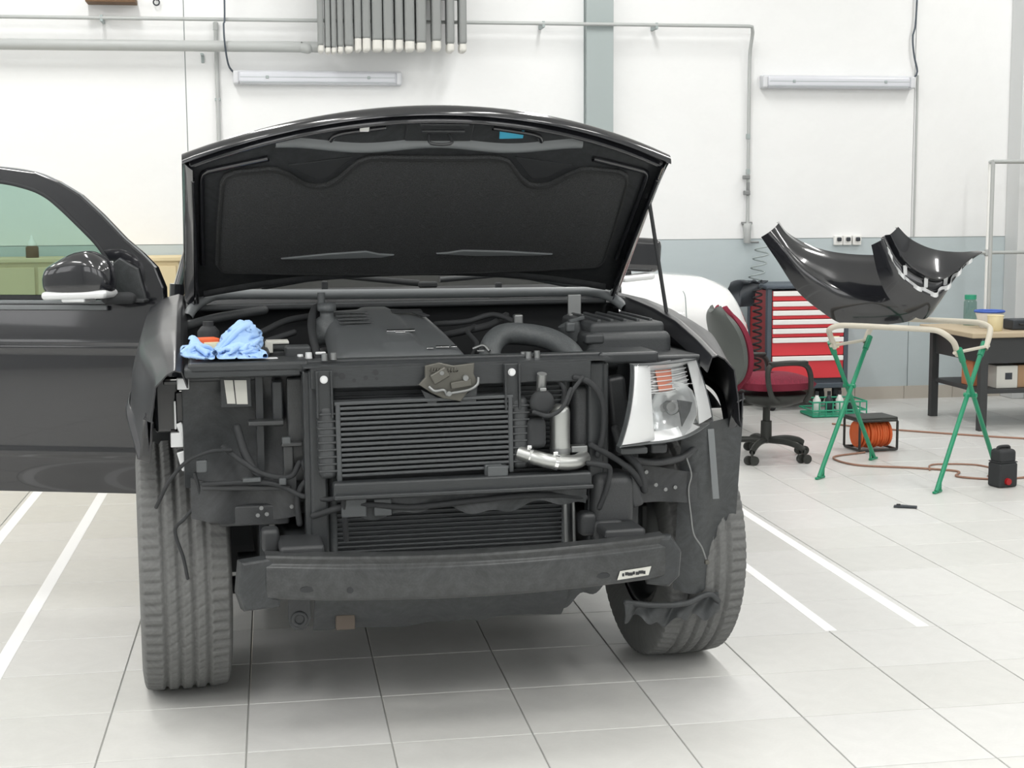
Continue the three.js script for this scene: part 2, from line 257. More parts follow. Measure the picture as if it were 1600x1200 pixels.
// --- bonnet, opened 37 degrees about its hinge
const hood = part('bonnet', truck); hood.position.set(0, 1.17, -0.5); hood.rotation.x = -37 * DEG;
{
  const S = (x) => 1.014 - 0.4 * x * x, S0 = (x) => 0.15 - 0.225 * x * x;
  obj('outer_skin', shell((u, v) => { // outer face up
    const q = u * 2 - 1, w = lerp(0.764, 0.752, v), x = q * w, e = 1 - Math.pow(Math.abs(q), 6);
    return [x, 0.008 + 0.03 * (1 - q * q) * (1 - 0.55 * Math.pow(v, 4)) + 0.004 * e * Math.exp(-Math.pow((Math.abs(q) - 0.55) / 0.12, 2)) - 0.006 - 0.02 * Math.pow(v, 10), S0(x) + v * (S(x) - S0(x))];
  }, 48, 36, -0.004), M.paint, hood);
  const out = []; for (let k = 0; k <= 24; k++) { const x = 0.742 - 1.484 * k / 24; out.push([x, S(x) - 0.014]); } for (let k = 0; k <= 24; k++) { const x = -0.752 + 1.504 * k / 24; out.push([x, S0(x) + 0.008]); }
  obj('inner_panel', extr(out.slice().reverse(), 0.012, 0.004, [0, 0.002, 0], [Math.PI / 2, 0, 0]), M.dusty, hood);
  for (const s of [-1, 1]) obj('side_flange', [shell((u, v) => [s * (lerp(0.763, 0.751, u) - 0.002 - 0.03 * v * v), 0.002 - 0.05 * v, 0.03 + u * 0.745], 14, 4, 0.003), b2(s * 0.722 - 0.006, s * 0.722 + 0.006, -0.05, -0.03, 0.06, 0.72, 0.004)], M.paint, hood);
  // rolled leading edge
  obj('leading_edge', shell((u, v) => { const x = (u * 2 - 1) * 0.75, a = v * 2.6; return [x, 0.004 - 0.02 * (1 - Math.cos(a)), S(x) - 0.012 + 0.014 * Math.sin(a)]; }, 40, 6, 0.003), M.paint, hood);
  obj('front_lip', shell((u, v) => { const x = (u * 2 - 1) * 0.73; return [x, -0.012 - 0.022 * Math.sin(v * Math.PI), S(x) - 0.026 - 0.028 * v]; }, 40, 6, -0.003), M.paint, hood);
  // pad of sound proofing felt with its two notches
  const half = [[0.08, 0.803], [0.16, 0.806], [0.2, 0.803], [0.235, 0.785], [0.29, 0.7], [0.32, 0.672], [0.352, 0.664], [0.385, 0.672], [0.435, 0.72], [0.47, 0.745], [0.5, 0.75], [0.6, 0.735], [0.63, 0.715], [0.642, 0.68], [0.655, 0.45], [0.66, 0.25], [0.64, 0.215], [0.42, 0.2], [0.2, 0.19], [0.05, 0.188]];
  const padOut = [...half.map(([x, y]) => [x, y]), ...half.slice().reverse().map(([x, y]) => [-x, y])];
  obj('insulation_pad', extr(padOut.slice().reverse(), 0.022, 0.009, [0, -0.008, 0], [Math.PI / 2, 0, 0]), M.felt, hood);
  const edge = padOut.map(([x, y]) => [x * 0.985, -0.031, lerp(0.49, y, 0.985)]); edge.push(edge[0]);
  obj('pad_seam', tube(edge, 0.004, 200, 5, false, 0.1), M.felt, hood);
  obj('rib', shell((u, v) => { const x = lerp(-0.48, 0.45, u), c = 0.845 + 0.012 * Math.cos(x * 14) ; return [x, -0.01 - 0.016 * Math.sin(v * Math.PI), c - 0.022 + 0.044 * v]; }, 60, 8, 0.002), M.seal, hood);
  for (const s of [-1, 1]) {
    obj('recess', extr([[s * 0.25, 0.795], [s * 0.44, 0.755], [s * 0.36, 0.69], [s * 0.32, 0.69]], 0.006, 0.002, [0, -0.009, 0], [Math.PI / 2, 0, 0]), M.rubber, hood);
    obj('stiffener', [tube([[s * 0.5, -0.016, 0.79], [s * 0.66, -0.016, 0.735], [s * 0.695, -0.016, 0.7], [s * 0.7, -0.016, 0.25]], 0.01, 40, 8, false, 0.2)], M.paint, hood);
    obj('front_stiffener', [tube([[s * 0.16, -0.014, 0.93], [s * 0.28, -0.014, 0.905], [s * 0.31, -0.014, 0.89], [s * 0.32, -0.014, 0.87]], 0.008, 24, 6, false, 0.3)], M.paint, hood);
    obj('air_slot', extr(s > 0 ? [[0.06, 0.315], [0.1, 0.319], [0.145, 0.331], [0.3, 0.322], [0.46, 0.303], [0.42, 0.297], [0.2, 0.299]] : [[-0.08, 0.31], [-0.13, 0.316], [-0.175, 0.332], [-0.3, 0.32], [-0.45, 0.297], [-0.35, 0.292], [-0.12, 0.297]], 0.01, 0.003, [0, -0.026, 0], [Math.PI / 2, 0, 0]), M.seal, hood);
  }
  obj('latch_plate', [rbox(0.2, 0.012, 0.1, 0.004, [0, -0.014, 0.925]), rbox(0.15, 0.016, 0.014, 0.004, [0.01, -0.02, 0.955]), rbox(0.13, 0.016, 0.012, 0.004, [0.01, -0.02, 0.925]), tube([[-0.03, -0.02, 0.91], [-0.03, -0.06, 0.915], [0.03, -0.06, 0.915], [0.03, -0.02, 0.91]], 0.005, 24, 6)], M.dusty, hood);
  tag(obj('white_clip', rbox(0.028, 0.008, 0.026, 0.003, [-0.224, -0.018, 0.931]), M.white, hood), 'small white square clip');
  tag(obj('blue_sticker', extr([[0.183, 0.917], [0.258, 0.919], [0.259, 0.885], [0.187, 0.882]], 0.0015, 0, [0, -0.0135, 0], [Math.PI / 2, 0, 0]), M.blueLabel, hood), 'light blue warning sticker');
  obj('hinge_reinforcement', shell((u, v) => { const x = lerp(-0.7, 0.7, u); return [x, -0.012 - 0.012 * Math.sin(v * Math.PI), S0(x) + 0.01 + 0.035 * v]; }, 30, 5, 0.003), M.dusty, hood);
}
P('prop_rod', [rod([0.728, 1.525, -0.02], [0.79, 1.12, 0.0], 0.0065), cyl(0.012, 0.012, 0.02, [0.73, 1.52, -0.02])], M.rubber);
// --- front wings (fenders) with wheel arches
function wing(s) {
  const sect = (z) => { // polyline from bonnet gap to the lower edge
    const yt = pw(-z, [[-0.5, 1.045], [-0.35, 1.085], [-0.15, 1.125], [0.1, 1.152], [0.4, 1.17], [1, 1.175]])[0], xo = lerp(0.86, 0.925, sm(0.5, 0.1, z)) + 0.0 * z, xi = lerp(0.765, 0.77, sm(0.4, -0.5, z)) - 0.0;
    const ab = Math.abs(z), arch = ab < 0.5 ? 0.4 + Math.sqrt(Math.max(0, 0.25 - z * z)) : 0.4, fl = Math.exp(-Math.pow((ab - 0.3) / 0.3, 2)) * 0.012;
    const yb = z > 0.36 ? Math.max(arch, lerp(0.75, 0.9, sm(0.33, 0.5, z))) : arch;
    return [[xi - 0.015, yt - 0.05], [xi, yt - 0.006], [xi + 0.02, yt], [lerp(xi, xo, 0.45), yt - 0.012], [lerp(xi, xo, 0.78), yt - 0.045], [xo - 0.008, yt - 0.13], [xo, yt - 0.22], [xo + 0.004, Math.max(yb + 0.03, lerp(yt - 0.24, yb, 0.6))], [xo + 0.006 + fl, yb + 0.012], [xo - 0.012, yb]];
  };
  return shell((u, v) => {
    const z = lerp(0.5, -0.93, u), L = sect(z), t = v * (L.length - 1), i = Math.min(L.length - 2, Math.floor(t)), k = t - i;
    return [s * lerp(L[i][0], L[i + 1][0], k), lerp(L[i][1], L[i + 1][1], k), z];
  }, 64, 36, s * -0.004);
}
P('front_wing', wing(1), M.wing); P('front_wing', wing(-1), M.wing);
// inner aprons and wheel-house liners behind the wings
for (const s of [-1, 1]) {
  P('wheel_housing', shell((u, v) => { const a = lerp(0.36, 1.05, u) * Math.PI, r = 0.49; return [s * lerp(0.55, 0.905, v), 0.4 + Math.sin(a) * r, Math.cos(a) * r * 0.98]; }, 30, 4, 0.004), M.rubber);
  P('inner_apron', [b2(Math.min(s * 0.545, s * 0.565), Math.max(s * 0.545, s * 0.565), 0.4, 1.03, -0.6, 0.42), b2(Math.min(s * 0.56, s * 0.77), Math.max(s * 0.56, s * 0.77), 1.0, 1.04, -0.6, 0.42, 0.01)], M.chassis);
  P('frame_rail', rbox(0.09, 0.13, 4.1, 0.015, [s * 0.45, 0.5, -1.5]), M.chassis);
  P('suspension_arm', [rod([s * 0.3, 0.3, -0.1], [s * 0.66, 0.31, 0.02], 0.028), rod([s * 0.3, 0.3, 0.18], [s * 0.66, 0.31, 0.02], 0.022), rod([s * 0.35, 0.62, 0], [s * 0.66, 0.6, 0], 0.02), rod([s * 0.45, 0.32, 0.02], [s * 0.5, 0.85, -0.02], 0.035), rbox(0.06, 0.34, 0.09, 0.02, [s * 0.67, 0.44, 0])], M.dusty);
}
for (const s of [-1, 1]) P('mud_shield', b2(Math.min(s * 0.5, s * 0.9), Math.max(s * 0.5, s * 0.9), 0.22, 0.75, -0.53, -0.515), M.rubber);
P('driveshaft', rod([-0.62, 0.385, 0], [0.62, 0.385, 0], 0.025), M.dusty);
P('firewall', b2(-0.78, 0.78, 0.45, 1.14, -0.66, -0.62), M.rubber);
P('gearbox', [rbox(0.5, 0.4, 0.75, 0.06, [-0.02, 0.52, -0.05]), rbox(0.36, 0.16, 0.4, 0.05, [0, 0.3, 0.0]), rbox(0.3, 0.3, 0.9, 0.08, [0, 0.5, -0.9])], M.dusty);
P('engine_block', rbox(0.46, 0.45, 0.6, 0.03, [-0.12, 0.8, 0.0]), M.dusty);
// --- upper radiator support
P('upper_tie_bar', [rbox(0.8, 0.062, 0.035, 0.006, [-0.02, 1.018, 0.55]), b2(-0.44, 0.44, 1.046, 1.052, 0.46, 0.568), rbox(1.3, 0.02, 0.05, 0.006, [-0.08, 1.052, 0.47])], M.chassis);
for (const [x0, x1, z0, z1] of [[-0.75, -0.42, 0.40, 0.5], [0.42, 0.6, 0.40, 0.5]]) P('support_wing', rbox(x1 - x0, 0.035, 0.16, 0.01, [(x0 + x1) / 2, 1.045, (z0 + z1) / 2 - 0.02]), M.chassis);
for (const [x, y, r] of [[-0.35, 1.028, 0.006], [-0.333, 1.022, 0.009], [-0.30, 1.01, 0.005], [-0.268, 1.016, 0.006], [-0.24, 1.03, 0.008], [-0.237, 1.012, 0.004]]) P('bolt_hole', cyl(r, r, 0.002, [x, y, 0.568], [Math.PI / 2, 0, 0], 14), M.rubber);
for (const x of [-0.40, 0.40]) P('support_post', [rbox(0.05, 0.6, 0.05, 0.01, [x, 0.74, 0.52]), rbox(0.02, 0.55, 0.07, 0.006, [x + Math.sign(x) * 0.03, 0.76, 0.5])], M.chassis);
// --- intercooler with its bars, tanks and hangers
{
  const ic = part('intercooler', truck); ic.position.set(-0.105, 0.843, 0.57); ic.rotation.z = 0.6 * DEG;
  const W = 0.476, H = 0.2;
  obj('core_back', b2(-W / 2, W / 2, -H / 2, H / 2, -0.05, -0.012), M.fin, ic);
  for (let k = 0; k < 14; k++) { const y = H / 2 - 0.006 - k * (H - 0.012) / 13; obj('bar', rbox(W, 0.0092, 0.03, 0.003, [0, y, 0.003]), M.fin, ic); }
  for (const s of [-1, 1]) obj('side_plate', rbox(0.014, H + 0.02, 0.06, 0.004, [s * (W / 2 + 0.005), 0, -0.01]), M.fin, ic);
  for (const s of [-1, 1]) {
    obj('end_tank', [rbox(0.05, H + 0.006, 0.07, 0.018, [s * (W / 2 + 0.035), 0, -0.02]), ...Array.from({ length: 9 }, (_, k) => rbox(0.054, 0.006, 0.074, 0.003, [s * (W / 2 + 0.035), -H / 2 + 0.02 + k * 0.02, -0.02]))], M.plastic, ic);
  }
  obj('top_rail', rbox(W + 0.03, 0.01, 0.05, 0.003, [0, H / 2 + 0.008, -0.005]), M.fin, ic);
  for (const x of [-0.278, 0.25]) {
    obj('hanger', [rbox(0.042, 0.13, 0.006, 0.003, [x, 0.135, 0.008]), rbox(0.006, 0.13, 0.02, 0.002, [x - 0.02, 0.135, 0.014]), rbox(0.006, 0.13, 0.02, 0.002, [x + 0.02, 0.135, 0.014])], M.chassis, ic);
    tag(obj('hanger_bolt', [cyl(0.0085, 0.0085, 0.008, [x, 0.176, 0.016], [Math.PI / 2, 0, 0], 6), cyl(0.011, 0.011, 0.003, [x, 0.176, 0.012], [Math.PI / 2, 0, 0], 16)], M.silver, ic), 'pale bolt head');
  }
  obj('corner_clip', rbox(0.05, 0.05, 0.02, 0.004, [0.19, -0.108, 0.02]), M.plasticLight, ic);
}
// --- condenser behind, fine fins
{
  const c = part('condenser', truck); c.position.set(-0.01, 0, 0.475);
  obj('core_back', b2(-0.345, 0.345, 0.47, 1.0, -0.03, -0.008), M.fin, c);
  for (const x of [-0.35, 0.335]) obj('end_header', rod([x, 0.47, 0], [x, 1, 0], 0.014), M.plasticLight, c);
  for (let y = 0.48; y < 0.995; y += 0.0135) obj('cooling_fin', box(0.68, 0.005, 0.014, [0, y, 0]), M.fin, c);
}
P('radiator_core', b2(-0.36, 0.36, 0.4, 1.0, 0.36, 0.42), M.fin);
P('fan_shroud', b2(-0.36, 0.36, 0.42, 1.0, 0.3, 0.355, 0.01), M.rubber);
// --- bonnet latch in the middle of the tie bar
{
  const l = part('bonnet_latch', truck); l.position.set(-0.036, 1.0, 0.585);
  obj('latch_body', [extr([[-0.07, 0.048], [-0.03, 0.056], [0.01, 0.046], [0.07, 0.052], [0.068, 0.02], [0.085, -0.01], [0.05, -0.03], [0.03, -0.055], [-0.02, -0.045], [-0.05, -0.03], [-0.088, -0.005], [-0.07, 0.015]], 0.01, 0.003), rbox(0.05, 0.03, 0.02, 0.004, [-0.03, 0.02, 0.015], [0, 0, 0.5]), rbox(0.06, 0.02, 0.018, 0.004, [0.03, -0.005, 0.016], [0, 0, 0.15])], M.zinc, l);
  obj('latch_hook', [tube([[-0.06, -0.01, 0.015], [-0.045, -0.022, 0.022], [-0.02, -0.02, 0.022], [-0.01, -0.035, 0.02]], 0.005, 24, 6), tube([[0.0, -0.03, 0.02], [0.05, -0.022, 0.022], [0.075, -0.008, 0.02], [0.08, 0.012, 0.016]], 0.0045, 24, 6), cyl(0.008, 0.008, 0.014, [0.042, 0.012, 0.02], [Math.PI / 2, 0, 0]), cyl(0.006, 0.006, 0.014, [-0.025, 0.028, 0.02], [Math.PI / 2, 0, 0]), cyl(0.007, 0.007, 0.012, [-0.006, -0.03, 0.024], [Math.PI / 2, 0, 0])], M.steel, l);
  obj('latch_spring', tube(Array.from({ length: 40 }, (_, k) => [lerp(-0.06, 0.02, k / 39), 0.035 + 0.006 * Math.sin(k * 1.6), 0.016 + 0.006 * Math.cos(k * 1.6)]), 0.0016, 120, 5), M.zinc, l);
  obj('latch_bracket', extr([[-0.08, -0.02], [-0.03, -0.045], [-0.04, -0.062], [-0.06, -0.062]], 0.006, 0.001, [0, 0, -0.005]), M.chassis, l); obj('latch_bracket', extr([[0.03, -0.05], [0.08, -0.01], [0.075, -0.062], [0.03, -0.062]], 0.006, 0.001, [0, 0, -0.005]), M.chassis, l);
}
// --- middle bar, lower loom and brackets
P('middle_bar', [rbox(0.735, 0.05, 0.045, 0.008, [0, 0.708, 0.6]), rbox(0.735, 0.012, 0.02, 0.004, [0, 0.694, 0.63])], M.chassis);
P('middle_bar_bracket', [rbox(0.06, 0.04, 0.03, 0.005, [0.095, 0.74, 0.6]), rbox(0.07, 0.06, 0.02, 0.005, [-0.31, 0.66, 0.59]), rbox(0.05, 0.05, 0.02, 0.005, [-0.23, 0.655, 0.59])], M.plasticLight);
P('deflector', shell((u, v) => { const x = lerp(-0.33, 0.36, u); return [x, 0.685 - v * (0.05 + 0.012 * Math.sin(x * 19) + 0.008 * Math.sin(x * 47 + 1)), 0.585 + 0.012 * Math.sin(x * 31) * v]; }, 60, 6, 0.004), M.plastic);
P('wiring_loom', [...hose([[-0.42, 0.63, 0.55], [-0.3, 0.665, 0.59], [-0.15, 0.652, 0.6], [0.02, 0.662, 0.6], [0.2, 0.67, 0.6], [0.36, 0.65, 0.57]], 0.009), ...hose([[-0.34, 0.7, 0.6], [-0.335, 0.62, 0.585], [-0.33, 0.56, 0.56]], 0.008)], M.rubber);
P('coolant_pipe', [rod([0.305, 0.66, 0.545], [0.312, 0.485, 0.545], 0.0065), rod([0.33, 0.66, 0.545], [0.335, 0.485, 0.545], 0.005), rod([0.29, 0.655, 0.55], [0.345, 0.655, 0.55], 0.009)], M.steel);
// --- receiver drier, elbow hose, horn
{
  const d = part('receiver_drier', truck);
  obj('canister', lathe([[0, 0.76], [0.026, 0.762], [0.029, 0.77], [0.029, 0.9], [0.026, 0.912], [0.014, 0.922], [0, 0.924]], 28, [0.288, 0, 0.56]), M.alloy, d);
  obj('drier_bracket', [cyl(0.031, 0.031, 0.014, [0.288, 0.79, 0.56], [0, 0, 0], 24), rbox(0.05, 0.02, 0.04, 0.004, [0.345, 0.79, 0.545])], M.steel, d);
  obj('drier_pipe', hose([[0.295, 0.92, 0.56], [0.3, 0.96, 0.565], [0.285, 0.99, 0.55], [0.26, 1.0, 0.53]], 0.007, 30, 8), M.rubber, d);
  const e = part('charge_hose', truck);
  obj('hose', [tube([[0.165, 0.79, 0.575], [0.21, 0.777, 0.605], [0.26, 0.765, 0.612], [0.32, 0.76, 0.6], [0.36, 0.765, 0.56]], 0.021, 40, 18)], M.alloy, e);
  for (const [x, y, z, a] of [[0.19, 0.783, 0.594, 0.5], [0.262, 0.764, 0.612, 0.12]]) obj('hose_clamp', [cyl(0.0235, 0.0235, 0.011, [x, y, z], [0, a, Math.PI / 2 - 0.25], 24), rbox(0.014, 0.014, 0.012, 0.003, [x, y + 0.024, z])], M.chrome, e);
  const h = part('horn', truck);
  obj('horn_disc', lathe([[0, 0.016], [0.02, 0.016], [0.032, 0.008], [0.036, 0], [0.032, -0.01], [0, -0.014]], 28, [0.226, 0.935, 0.6], [Math.PI / 2, 0, 0]), M.rubber, h);
  obj('horn_motor', [cyl(0.014, 0.014, 0.05, [0.228, 0.992, 0.585], [0.3, 0, 0]), rbox(0.02, 0.01, 0.02, 0.003, [0.228, 0.972, 0.6])], M.steel, h);
  obj('horn_trumpet', rbox(0.055, 0.085, 0.05, 0.016, [0.213, 0.845, 0.575]), M.rubber, h);
}
P('air_duct', [rbox(0.11, 0.2, 0.05, 0.02, [0.39, 0.87, 0.5]), rbox(0.06, 0.24, 0.05, 0.015, [0.49, 0.87, 0.46], [0, 0, 0.12])], M.dusty);
P('bypass_hose', [...hose([[0.33, 1.0, 0.57], [0.37, 0.985, 0.58], [0.4, 0.95, 0.58], [0.415, 0.9, 0.575], [0.413, 0.83, 0.57], [0.4, 0.77, 0.56]], 0.009), ...hose([[0.3, 0.93, 0.6], [0.315, 0.965, 0.6], [0.35, 1.0, 0.58]], 0.006), ...hose([[0.2, 0.91, 0.61], [0.24, 0.9, 0.625], [0.28, 0.92, 0.62], [0.31, 0.97, 0.6]], 0.006)], M.rubber);
P('washer_tank', [rbox(0.13, 0.16, 0.12, 0.03, [0.445, 0.635, 0.52]), rbox(0.1, 0.07, 0.1, 0.025, [0.43, 0.55, 0.54]), rbox(0.04, 0.1, 0.05, 0.012, [0.51, 0.66, 0.54], [0, 0, 0.3])], M.dusty);
P('loom_bundle', [...hose([[0.36, 0.755, 0.6], [0.4, 0.75, 0.615], [0.425, 0.735, 0.6], [0.42, 0.68, 0.59], [0.4, 0.62, 0.58]], 0.008), ...hose([[0.38, 0.8, 0.56], [0.45, 0.76, 0.58], [0.5, 0.72, 0.58], [0.53, 0.68, 0.56]], 0.009), ...hose([[0.46, 0.84, 0.53], [0.48, 0.78, 0.55], [0.52, 0.73, 0.57], [0.545, 0.66, 0.55]], 0.012)], M.rubber);
// --- the headlamp that is still fitted
{
  const hl = part('headlamp', truck);
  // corner points, front face: inner top, outer top, outer bottom, inner bottom (face sweeps back outboard)
  const f = (u, v) => { // u inner->outer, v top->bottom
    const x0 = lerp(0.487, 0.44, Math.pow(v, 1.5)), x1 = lerp(0.745, 0.79, v), x = lerp(x0, x1, u), yT = lerp(1.037, 1.028, u), yB = lerp(0.805, 0.842, u) - 0.035 * Math.sin(u * Math.PI) * u;
    return [x, lerp(yT, yB, v), 0.625 + 0.035 * Math.sin(v * 2.2) - 0.2 * Math.pow(u, 1.7)];
  };
  const inset = (u, v, d) => { const p = f(u, v); return [p[0] - d * 0.3 * u, p[1], p[2] - d]; };
  obj('lamp_housing', shell((u, v) => inset(lerp(0.12, 0.97, u), lerp(0.03, 0.97, v), 0.09 + 0.02 * Math.sin(u * 3) * Math.sin(v * 3)), 16, 16, 0.006), M.silver, hl);
  const rimE = (a, b, da) => shell((u, v) => { const e = lerp(a, b, u); const p = da(e, v); return p; }, 14, 3, 0.003);
  obj('lamp_surround', [rimE(0, 1, (e, v) => inset(e, 0.0, v * 0.04)), rimE(0, 1, (e, v) => inset(e, 1, (1 - v) * 0.04)), rimE(0, 1, (e, v) => inset(0, e, (1 - v) * 0.035)), rimE(0, 1, (e, v) => inset(1, e, v * 0.04))].flat(), M.plasticLight, hl);
  tag(obj('inner_bezel', shell((u, v) => inset(lerp(0.01, 0.235 - 0.02 * v + 0.13 * v * v, u), lerp(0.03, 0.97, v), 0.006 + 0.02 * u * u), 8, 16, 0.003), M.silver, hl), 'bright silver inner trim strip');
  obj('outer_bezel', shell((u, v) => inset(lerp(0.86, 0.995, u), lerp(0.02, 0.93, v), 0.006 + 0.015 * (1 - u)), 6, 14, 0.003), M.silver, hl);
  obj('top_bezel', shell((u, v) => inset(lerp(0.2, 0.95, u), lerp(0.01, 0.07, v), 0.008 + 0.03 * v), 12, 3, 0.003), M.silver, hl);
  obj('indicator_reflector', Array.from({ length: 9 }, (_, k) => shell((u, v) => inset(lerp(0.27, 0.86, u), lerp(0.09 + k * 0.033, 0.09 + (k + 1) * 0.033, v), 0.045 + 0.012 * Math.sin(v * Math.PI)), 10, 3, 0.002)).flat(), M.silver, hl);
  tag(obj('indicator_filter', shell((u, v) => inset(lerp(0.33 + 0.04 * v, 0.58 - 0.02 * v, u), lerp(0.1, 0.36, v), 0.036), 6, 6, 0.002), M.amber, hl), 'dull orange indicator filter');
  for (let k = 0; k < 5; k++) obj('lens_rib', tube([0.28, 0.45, 0.62, 0.84].map((u) => inset(u, 0.12 + k * 0.055, 0.031)), 0.0016, 20, 5), M.silver, hl);
  const c = inset(0.56, 0.62, 0.05), cx = c[0], cy = c[1], cz = c[2];
  const dish = lathe([[0.012, -0.04], [0.04, -0.034], [0.066, -0.012], [0.085, 0.015]], 14, [0, 0, 0], [Math.PI / 2, 0, 0]).rotateY(0.3);
  obj('main_reflector', dish.translate(cx, cy, cz), M.reflector, hl);
  obj('bulb_shield', [cyl(0.014, 0.016, 0.03, [cx, cy + 0.008, cz - 0.01], [Math.PI / 2, 0, 0.2], 24), lathe([[0.02, -0.004], [0.023, 0.002], [0.02, 0.006]], 24, [cx - 0.002, cy + 0.008, cz + 0.02], [Math.PI / 2, 0, 0])], M.steel, hl);
  obj('lamp_socket', extr([[0.015, 0.03], [0.062, 0.022], [0.055, -0.005], [0.03, -0.05]], 0.008, 0.002, [cx, cy, cz + 0.008]), M.plastic, hl);
  obj('lower_trim', shell((u, v) => inset(lerp(0.3, 0.88, u), lerp(0.88, 0.99, v), 0.02 + 0.03 * (1 - v)), 12, 3, 0.003), M.silver, hl);
  obj('lens', shell((u, v) => f(u, v), 20, 16, 0), M.lens, hl);
  obj('lower_tab', [rbox(0.08, 0.02, 0.06, 0.006, [0.49, 0.79, 0.6]), rbox(0.05, 0.03, 0.04, 0.008, [0.6, 0.775, 0.5])], M.plastic, hl);
}
P('wing_stay', [shell((u, v) => [lerp(0.5, 0.73, u), lerp(0.73, 0.69, u) - v * (0.12 - 0.03 * u), 0.47 + 0.01 * Math.sin(u * 9)], 10, 4, 0.006), ...hose([[0.52, 0.74, 0.5], [0.6, 0.73, 0.5], [0.68, 0.74, 0.49], [0.73, 0.76, 0.46]], 0.011)], M.dusty);
for (const [x, y, z] of [[0.6, 0.66, 0.485], [0.63, 0.645, 0.485], [0.66, 0.65, 0.485], [0.57, 0.7, 0.485]]) P('stay_bolt', cyl(0.006, 0.006, 0.006, [x, y, z], [Math.PI / 2, 0, 0], 8), M.steel);
// hanging wheel-house liner in front of the right-hand tyre of the picture, torn at its lower rim
P('wheel_arch_liner', shell((u, v) => { const x = lerp(0.69, 0.905, u); return [x, lerp(0.84, 0.315 - 0.02 * Math.sin(u * 5), v), 0.43 - 0.05 * v + 0.02 * Math.sin(u * 6) - 0.06 * u * u + 0.03 * (1 - v)]; }, 16, 24, 0.004), M.plastic);
P('torn_liner_edge', [shell((u, v) => { const x = lerp(0.525, 0.84, u); return [x, 0.29 - v * (0.06 + 0.01 * Math.sin(x * 41) + 0.009 * Math.sin(x * 97)) - 0.02 * Math.sin(u * 3.1), 0.405 - 0.03 * u + 0.012 * Math.sin(x * 60 + v * 3)]; }, 60, 8, 0.005), ...hose([[0.53, 0.285, 0.41], [0.62, 0.272, 0.415], [0.72, 0.27, 0.41], [0.8, 0.29, 0.395], [0.835, 0.265, 0.39]], 0.009)], M.plastic);
P('liner_strip', shell((u, v) => [0.765 + 0.03 * v + 0.02 * u, lerp(0.82, 0.6, v), 0.47 - 0.03 * v], 3, 12, 0.003), M.seal);
P('sensor_wire', [tube([[0.69, 0.74, 0.5], [0.705, 0.69, 0.5], [0.7, 0.64, 0.49], [0.712, 0.56, 0.48], [0.725, 0.5, 0.47], [0.75, 0.46, 0.47], [0.765, 0.42, 0.47]], 0.003, 60, 6)], M.steel);
tag(P('wire_plug', [rbox(0.014, 0.014, 0.014, 0.004, [0.767, 0.412, 0.472])], M.zinc), 'small brass coloured wire plug');
// --- left side of the picture: empty headlamp bay
P('lamp_bay_panel', [shell((u, v) => [lerp(-0.77, -0.43, u), lerp(1.03, 0.7 - 0.06 * u, v), 0.4 - 0.05 * Math.sin(u * 3) * Math.sin(v * 3)], 12, 10, 0.006), rbox(0.32, 0.03, 0.14, 0.008, [-0.6, 1.035, 0.44]), rbox(0.03, 0.13, 0.05, 0.006, [-0.505, 0.935, 0.42])], M.chassis);
tag(P('paper_label', [extr([[-0.652, 1.006], [-0.628, 1.005], [-0.622, 0.938], [-0.645, 0.939]], 0.0015, 0, [0, 0, 0.432]), extr([[-0.624, 1.005], [-0.59, 1.004], [-0.588, 0.936], [-0.619, 0.937]], 0.0015, 0, [0, 0, 0.432])], M.label), 'pale paper labels on the lamp bay panel');
P('label_plate', rbox(0.085, 0.085, 0.006, 0.002, [-0.62, 0.97, 0.428]), M.chassis);
P('lamp_bay_bracket', [rbox(0.1, 0.014, 0.05, 0.004, [-0.54, 0.885, 0.45]), rbox(0.06, 0.012, 0.03, 0.004, [-0.47, 0.823, 0.47]), rbox(0.03, 0.1, 0.03, 0.006, [-0.48, 0.77, 0.46]), rbox(0.05, 0.3, 0.03, 0.008, [-0.455, 0.86, 0.44])], M.beam);
P('wing_mount', [rbox(0.06, 0.012, 0.07, 0.004, [-0.79, 1.0, 0.37]), rbox(0.05, 0.17, 0.03, 0.006, [-0.765, 0.885, 0.36]), rbox(0.07, 0.16, 0.02, 0.01, [-0.812, 0.93, 0.34])], M.paint);
tag(P('painted_reflection', [rbox(0.036, 0.042, 0.02, 0.003, [-0.787, 0.835, 0.385]), rbox(0.036, 0.056, 0.012, 0.003, [-0.765, 0.775, 0.385], [0, 0, 0.25]), rbox(0.006, 0.08, 0.01, 0.002, [-0.79, 0.905, 0.385])], M.silver), 'pale silver pieces painted in as window reflections'); tag(P('painted_reflection', [rbox(0.02, 0.075, 0.01, 0.003, [-0.755, 0.86, 0.39], [0, 0, 0.05]), rbox(0.018, 0.05, 0.01, 0.003, [-0.772, 0.86, 0.39], [0, 0, 0.4])], M.silver), 'pale silver strip painted in as a window reflection'); tag(P('painted_reflection', [rbox(0.034, 0.034, 0.012, 0.004, [-0.765, 1.0, 0.435])], M.silver), 'pale silver tab painted in as a bright reflection');  // silver pieces added as painted reflections on the glossy black bay
P('lower_lamp_carrier', [shell((u, v) => [lerp(-0.75, -0.46, u), lerp(0.735, 0.62, v) - 0.02 * Math.sin(u * 3), 0.45 + 0.02 * Math.sin(u * 8)], 16, 5, 0.006), rbox(0.25, 0.015, 0.03, 0.005, [-0.6, 0.705, 0.47], [0, 0, -0.05]), rbox(0.2, 0.06, 0.03, 0.008, [-0.58, 0.62, 0.44])], M.dusty);
for (const [x, y] of [[-0.57, 0.625], [-0.545, 0.627], [-0.56, 0.645], [-0.475, 0.645]]) P('carrier_bolt', cyl(0.006, 0.006, 0.006, [x, y, 0.478], [Math.PI / 2, 0, 0], 8), M.steel);
